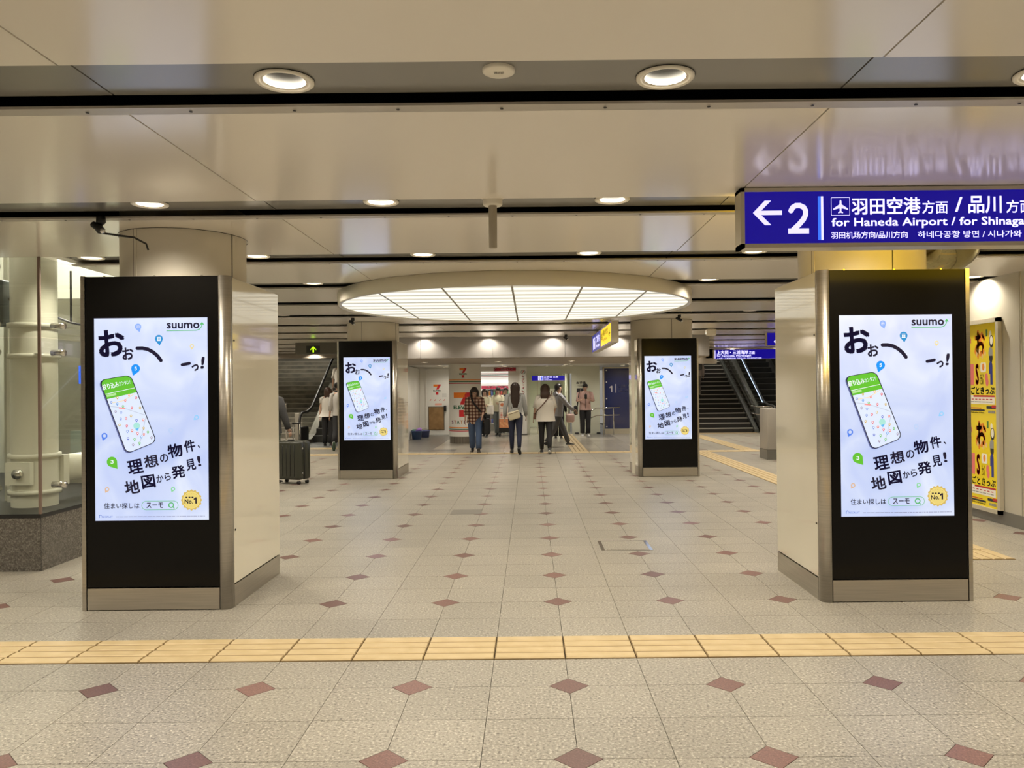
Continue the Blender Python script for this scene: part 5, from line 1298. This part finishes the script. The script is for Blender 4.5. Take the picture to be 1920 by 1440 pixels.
# long haired woman from behind
t, J, dz, V = person('person with very long dark hair, grey top and navy trousers seen from behind', (-.53, 15.25), 0, 1.63, armL=(-8, 16, 18, 6), armR=(8, 14, 18, 4), legL=(6, 4), legR=(-10, 22), footR=40, head=(0, 0),
    hair=('long', (.03, .016, .012)), top=dict(m=M_lgr, sleeve=1.0, loose=1.12, hem=.06), pants=dict(m=M_navyc, w=1.0), shoes=((.012, .012, .012), (.02, .02, .02)), female=True)
def f_(o):
    MB().tube([V((.05, -.14, .98)), V((.12, -.12, 1.12)), V((.155, -.04, 1.36)), V((.12, .06, 1.34))], .012, M_lgr, 6).obj('strap', o)
    bagmesh(o, V((-.03, -.17, .86)), (.28, .07, .19), M_leath, .03, -.28)
    MB().tube([V((-.15, -.21, .88)), V((.08, -.21, .955))], .004, M_tan, 5).obj('zip', o)
wearable('handbag', 'cream rectangular shoulder bag on the back of the long haired person', 'bag', t, f_)
# white tee
t, J, dz, V = person('person in a loose white tee and black trousers seen from behind', (.17, 15.35), 0, 1.62, armL=(4, 16, 8, 0), armR=(10, 14, 30, 12), legL=(10, 4), legR=(-14, 14), footR=22,
    hair=('mid', (.045, .022, .014)), top=dict(m=M_whc, sleeve=.5, loose=1.45, hem=-.13, flare=1.05), pants=dict(m=M_bk, w=1.05), shoes=((.03, .03, .03), (.7, .68, .64)), female=True)
def f_(o):
    MB().tube([V((.16, -.02, 1.45)), V((.15, -.13, 1.38)), V((-.05, -.175, 1.14)), V((-.20, -.16, .98)), V((-.24, -.02, .90))], .012, M_tan, 6, flat=.5).obj('strap', o)
    bagmesh(o, V((-.24, .08, .86)), (.08, .22, .16), M_tan, .02)
wearable('crossbody_bag', 'small brown crossbody bag with a thin strap over the white tee', 'bag', t, f_)
# hoodie man striding to the right
t, J, dz, V = person('person in a grey hoodie and grey trousers striding to the right', (.52, 17.3), -PI*.42, 1.66, lean=4, armL=(-12, 8, 12, 0), armR=(34, 10, 14, 0), legL=(26, 6), legR=(-16, 18), footR=24,
    hair=('short', (.012, .01, .01)), top=dict(m=M_gry, sleeve=1.0, loose=1.25, hem=-.08, hood=True), pants=dict(m=M_dgr, w=1.1), shoes=((.03, .03, .03), (.6, .58, .55)), skin=M_skin2, head=(0, 6), front=True)
# dark dressed person behind with pink bag
t, J, dz, V = person('person in black wide trousers mostly hidden behind the grey hoodie', (.66, 20.6), 0, 1.55, armR=(6, 12, 12, 0), hair=('mid', (.02, .015, .013)), top=dict(m=M_bk, sleeve=1.0, loose=1.15), pants=dict(m=M_bk, w=1.4), shoes=((.1, .1, .1), (.5, .5, .5)), female=True)
def f_(o):
    bagmesh(o, V((.36, .06, .60)), (.26, .14, .26), fab('pink_bag', (.55, .38, .34)), .06); MB().tube([V((.30, .06, .70)), V((.31, .05, .80)), V((.38, .05, .80)), V((.40, .06, .70))], .01, M_pnk, 6).obj('strap', o)
wearable('handbag', 'soft pale pink handbag carried beside the grey hoodie', 'bag', t, f_)
# pink shirt man with phone
t, J, dz, V = person('person in a pale pink shirt standing and looking at a phone', (1.56, 21.9), PI*1.0, 1.66, armL=(18, 14, 88, 38), armR=(18, 14, 88, 38), head=(20, 0), legL=(0, 0), legR=(0, 0),
    hair=('short', (.014, .012, .012)), top=dict(m=M_pnk, sleeve=.5, loose=1.2, hem=-.08, buttons=M_bk), pants=dict(m=M_bk, w=1.3), shoes=((.7, .7, .68), (.75, .74, .72)), front=True)
h1 = (J[-1][3]+J[1][3])*.5
def f_(o): MB().rbox(tuple(V(h1)+Vector((-.04, -.005, .0))), tuple(V(h1)+Vector((.04, .005, .14))), M_rub, .004, 2).obj('phone_body', o)
wearable('smartphone', 'dark smartphone held by the person in the pink shirt', 'phone', t, f_)
def f_(o):
    MB().tube([V((.25, .0, .92)), V((.22, -.06, 1.25)), V((.17, .0, 1.48)), V((.21, .11, 1.25)), V((.25, .08, .92))], .014, M_bk, 6, flat=.5).obj('strap', o)
    bagmesh(o, V((.30, .02, .80)), (.12, .34, .30), M_bk, .05)
wearable('tote_bag', 'black tote bag on the shoulder of the person in the pink shirt', 'bag', t, f_)
# two in front of the shop
t, J, dz, V = person('person with a cream cardigan and black trousers at the shop entrance', (-1.62, 21.9), PI*.95, 1.52, armL=(20, 10, 70, 20), armR=(10, 10, 40, 10), legL=(12, 4), legR=(-14, 8), head=(10, 10), hair=('bob', (.03, .016, .012)), top=dict(m=M_crm, sleeve=1.0, loose=1.15, hem=-.05), pants=dict(m=M_bk, w=1.55), shoes=((.02, .02, .02), (.1, .1, .1)), front=True, female=True)
def f_(o): bagmesh(o, V((-.22, .22, .86)), (.22, .06, .30), M_whc, .03); MB().tube([V((-.29, .22, 1.0)), V((-.22, .22, 1.12)), V((-.14, .22, 1.0))], .008, M_whc, 6).obj('strap', o)
wearable('carrier_bag', 'white carrier bag held at the shop entrance', 'bag', t, f_)
person('person in a cream top and grey wide trousers beside the menu board', (-1.22, 22.5), PI*.9, 1.56, armL=(16, 10, 80, 24), armR=(12, 10, 60, 14), legL=(8, 2), legR=(-8, 4), head=(8, 0), hair=('short', (.018, .014, .012)), top=dict(m=M_crm, sleeve=1.0, loose=1.2), pants=dict(m=fab('grey_trousers', (.16, .18, .18)), w=1.5), shoes=((.02, .02, .02), (.3, .3, .3)), front=True, female=True)
person('person in a navy jacket behind the menu board', (-1.02, 24.0), PI*1.05, 1.55, armL=(20, 10, 70, 20), armR=(20, 10, 70, 20), hair=('short', (.05, .035, .025)), top=dict(m=fab('navy_jacket', (.03, .045, .10)), sleeve=1.0, loose=1.15), pants=dict(m=M_bk), front=True)
# stairs right: backpack person
zs = .156*7
t, J, dz, V = person('person with a grey backpack climbing the right stairs', (5.78, 22.9+7*.30+.08), 0, 1.62, z0=zs-.0, lean=10, armL=(-14, 14, 30, 0), armR=(-6, 12, 30, 0), legL=(-2, 6), legR=(30, 62), footR=20, hair=('short', (.02, .015, .012)), top=dict(m=fab('pale_pink', (.55, .47, .44)), sleeve=1.0, loose=1.25, hem=-.08), pants=dict(m=fab('warm_grey', (.26, .235, .215)), w=1.25), shoes=((.60, .55, .48), (.03, .03, .03)))
def f_(o):
    bagmesh(o, V((0, -.17, 1.22)), (.30, .17, .44), fab('pack', (.12, .115, .12)), .07); bagmesh(o, V((0, -.27, 1.12)), (.20, .04, .20), fab('pack2', (.16, .155, .16)), .02, 0, 'front_pocket')
    for q in (-1, 1): MB().tube([V((q*.11, -.12, 1.40)), V((q*.12, .06, 1.44)), V((q*.13, .15, 1.25)), V((q*.13, .0, 1.05))], .016, M_char, 6, flat=.5).obj('shoulder_strap', o)
wearable('backpack', 'grey backpack on the back of the stair climber', 'backpack', t, f_)
# left group at the escalator
t, J, dz, V = person('person in a white shirt and black trousers walking to the escalator, one heel lifted', (-5.02, 16.95), .05, 1.72, armL=(-6, 10, 10, 0), armR=(6, 8, 12, 0), legL=(-16, 26), legR=(8, 4), footL=62, hair=('short', (.012, .011, .011)), top=dict(m=fab('shirt_grey', (.52, .50, .48)), sleeve=.75, loose=1.25, hem=-.06, collar=M_whc), pants=dict(m=M_bk, w=1.2), shoes=((.6, .6, .56), (.06, .10, .07)))
t, J, dz, V = person('person in a flared white blouse and black trousers at the escalator foot', (-5.70, 18.4), .1, 1.60, armL=(4, 10, 8, 0), armR=(6, 10, 20, 0), legL=(0, 2), legR=(-6, 6), hair=('bob', (.06, .028, .02)), top=dict(m=fab('blouse', (.68, .65, .60)), sleeve=.3, loose=1.15, hem=-.06, flare=1.5), pants=dict(m=M_bk, w=1.2), shoes=((.02, .02, .02), (.6, .6, .6)), female=True)
def esc_z(y):
    k = max(0, math.floor((y-19.9)/.335)); return .335*.6*k+.2
person('dark haired person standing low on the left escalator', (-5.85, 20.08), 0, 1.55, z0=esc_z(20.08), hair=('short', (.012, .011, .014)), top=dict(m=M_char, sleeve=1.0, loose=1.1), pants=dict(m=M_bk))
person('person in a white shirt in the middle of the left escalator riders', (-5.98, 21.1), 0, 1.66, z0=esc_z(21.1), armL=(4, 14, 20, 0), hair=('short', (.03, .02, .015)), top=dict(m=M_whc, sleeve=.5, loose=1.3), pants=dict(m=M_bk))
person('topmost rider in a white shirt on the left escalator', (-5.86, 22.5), 0, 1.66, z0=esc_z(22.5), armL=(4, 18, 24, 0), hair=('short', (.02, .015, .013)), top=dict(m=M_whc, sleeve=.5, loose=1.3), pants=dict(m=M_bk))
# suitcase owner half hidden by the near pillar
t, J, dz, V = person('person in a dark grey jacket holding a suitcase, half hidden by the near left pillar', (-4.52, 9.95), -.3, 1.70, armL=(4, 6, 10, 0), armR=(6, 14, 12, 0), hair=('short', (.015, .012, .012)), top=dict(m=M_char, sleeve=1.0, loose=1.3, hem=-.10), pants=dict(m=fab('dark_green', (.05, .075, .06)), w=1.2))
# suitcase
t = thing('suitcase', 'large dark olive hard shell suitcase on wheels beside the near left pillar', 'suitcase', (-4.10, 9.80, 0), -.42)
M_case = mat('case_shell', (.035, .036, .026), .28); M_case2 = mat('case_trim', (.015, .015, .014), .4)
MB().rbox((-.26, -.15, .07), (.26, -.006, .70), M_case, .045, 3).obj('front_shell', t); MB().rbox((-.26, .006, .07), (.26, .15, .70), M_case, .045, 3).obj('rear_shell', t)
MB().rbox((-.255, -.012, .075), (.255, .012, .695), M_case2, .008, 1).obj('zip_band', t)
for x in (-.16, -.08, 0, .08, .16):
    MB().rbox((x-.008, -.157, .13), (x+.008, -.147, .64), M_case2, .003, 1).rbox((x-.008, .147, .13), (x+.008, .157, .64), M_case2, .003, 1).obj('shell_rib', t)
for x in (-.21, .21):
    for y in (-.10, .10):
        b = MB(); b.tube([(x-.02, y, .028), (x+.02, y, .028)], .028, M_rub, 12); b.box((x-.014, y-.018, .03), (x+.014, y+.018, .075), M_chrome); b.obj('wheel', t)
for x in (-.07, .07): MB().tube([(x, .10, .69), (x, .10, .98)], .009, M_chrome, 8).obj('handle_tube', t)
MB().tube([(-.085, .10, .98), (.085, .10, .98)], .014, M_rub, 8).obj('pull_handle', t); MB().rbox((-.06, -.05, .70), (.06, -.02, .722), M_rub, .008, 2).obj('top_grip', t)
for z in (.18, .58): MB().tube([(.26, -.07, z), (.268, -.07, z)], .016, M_chrome, 10).obj('rivet', t)

for o in SC.objects:
    if o.type == 'MESH' and o.parent is None and 'label' not in o and 'kind' not in o: print('NOLABEL', o.name)
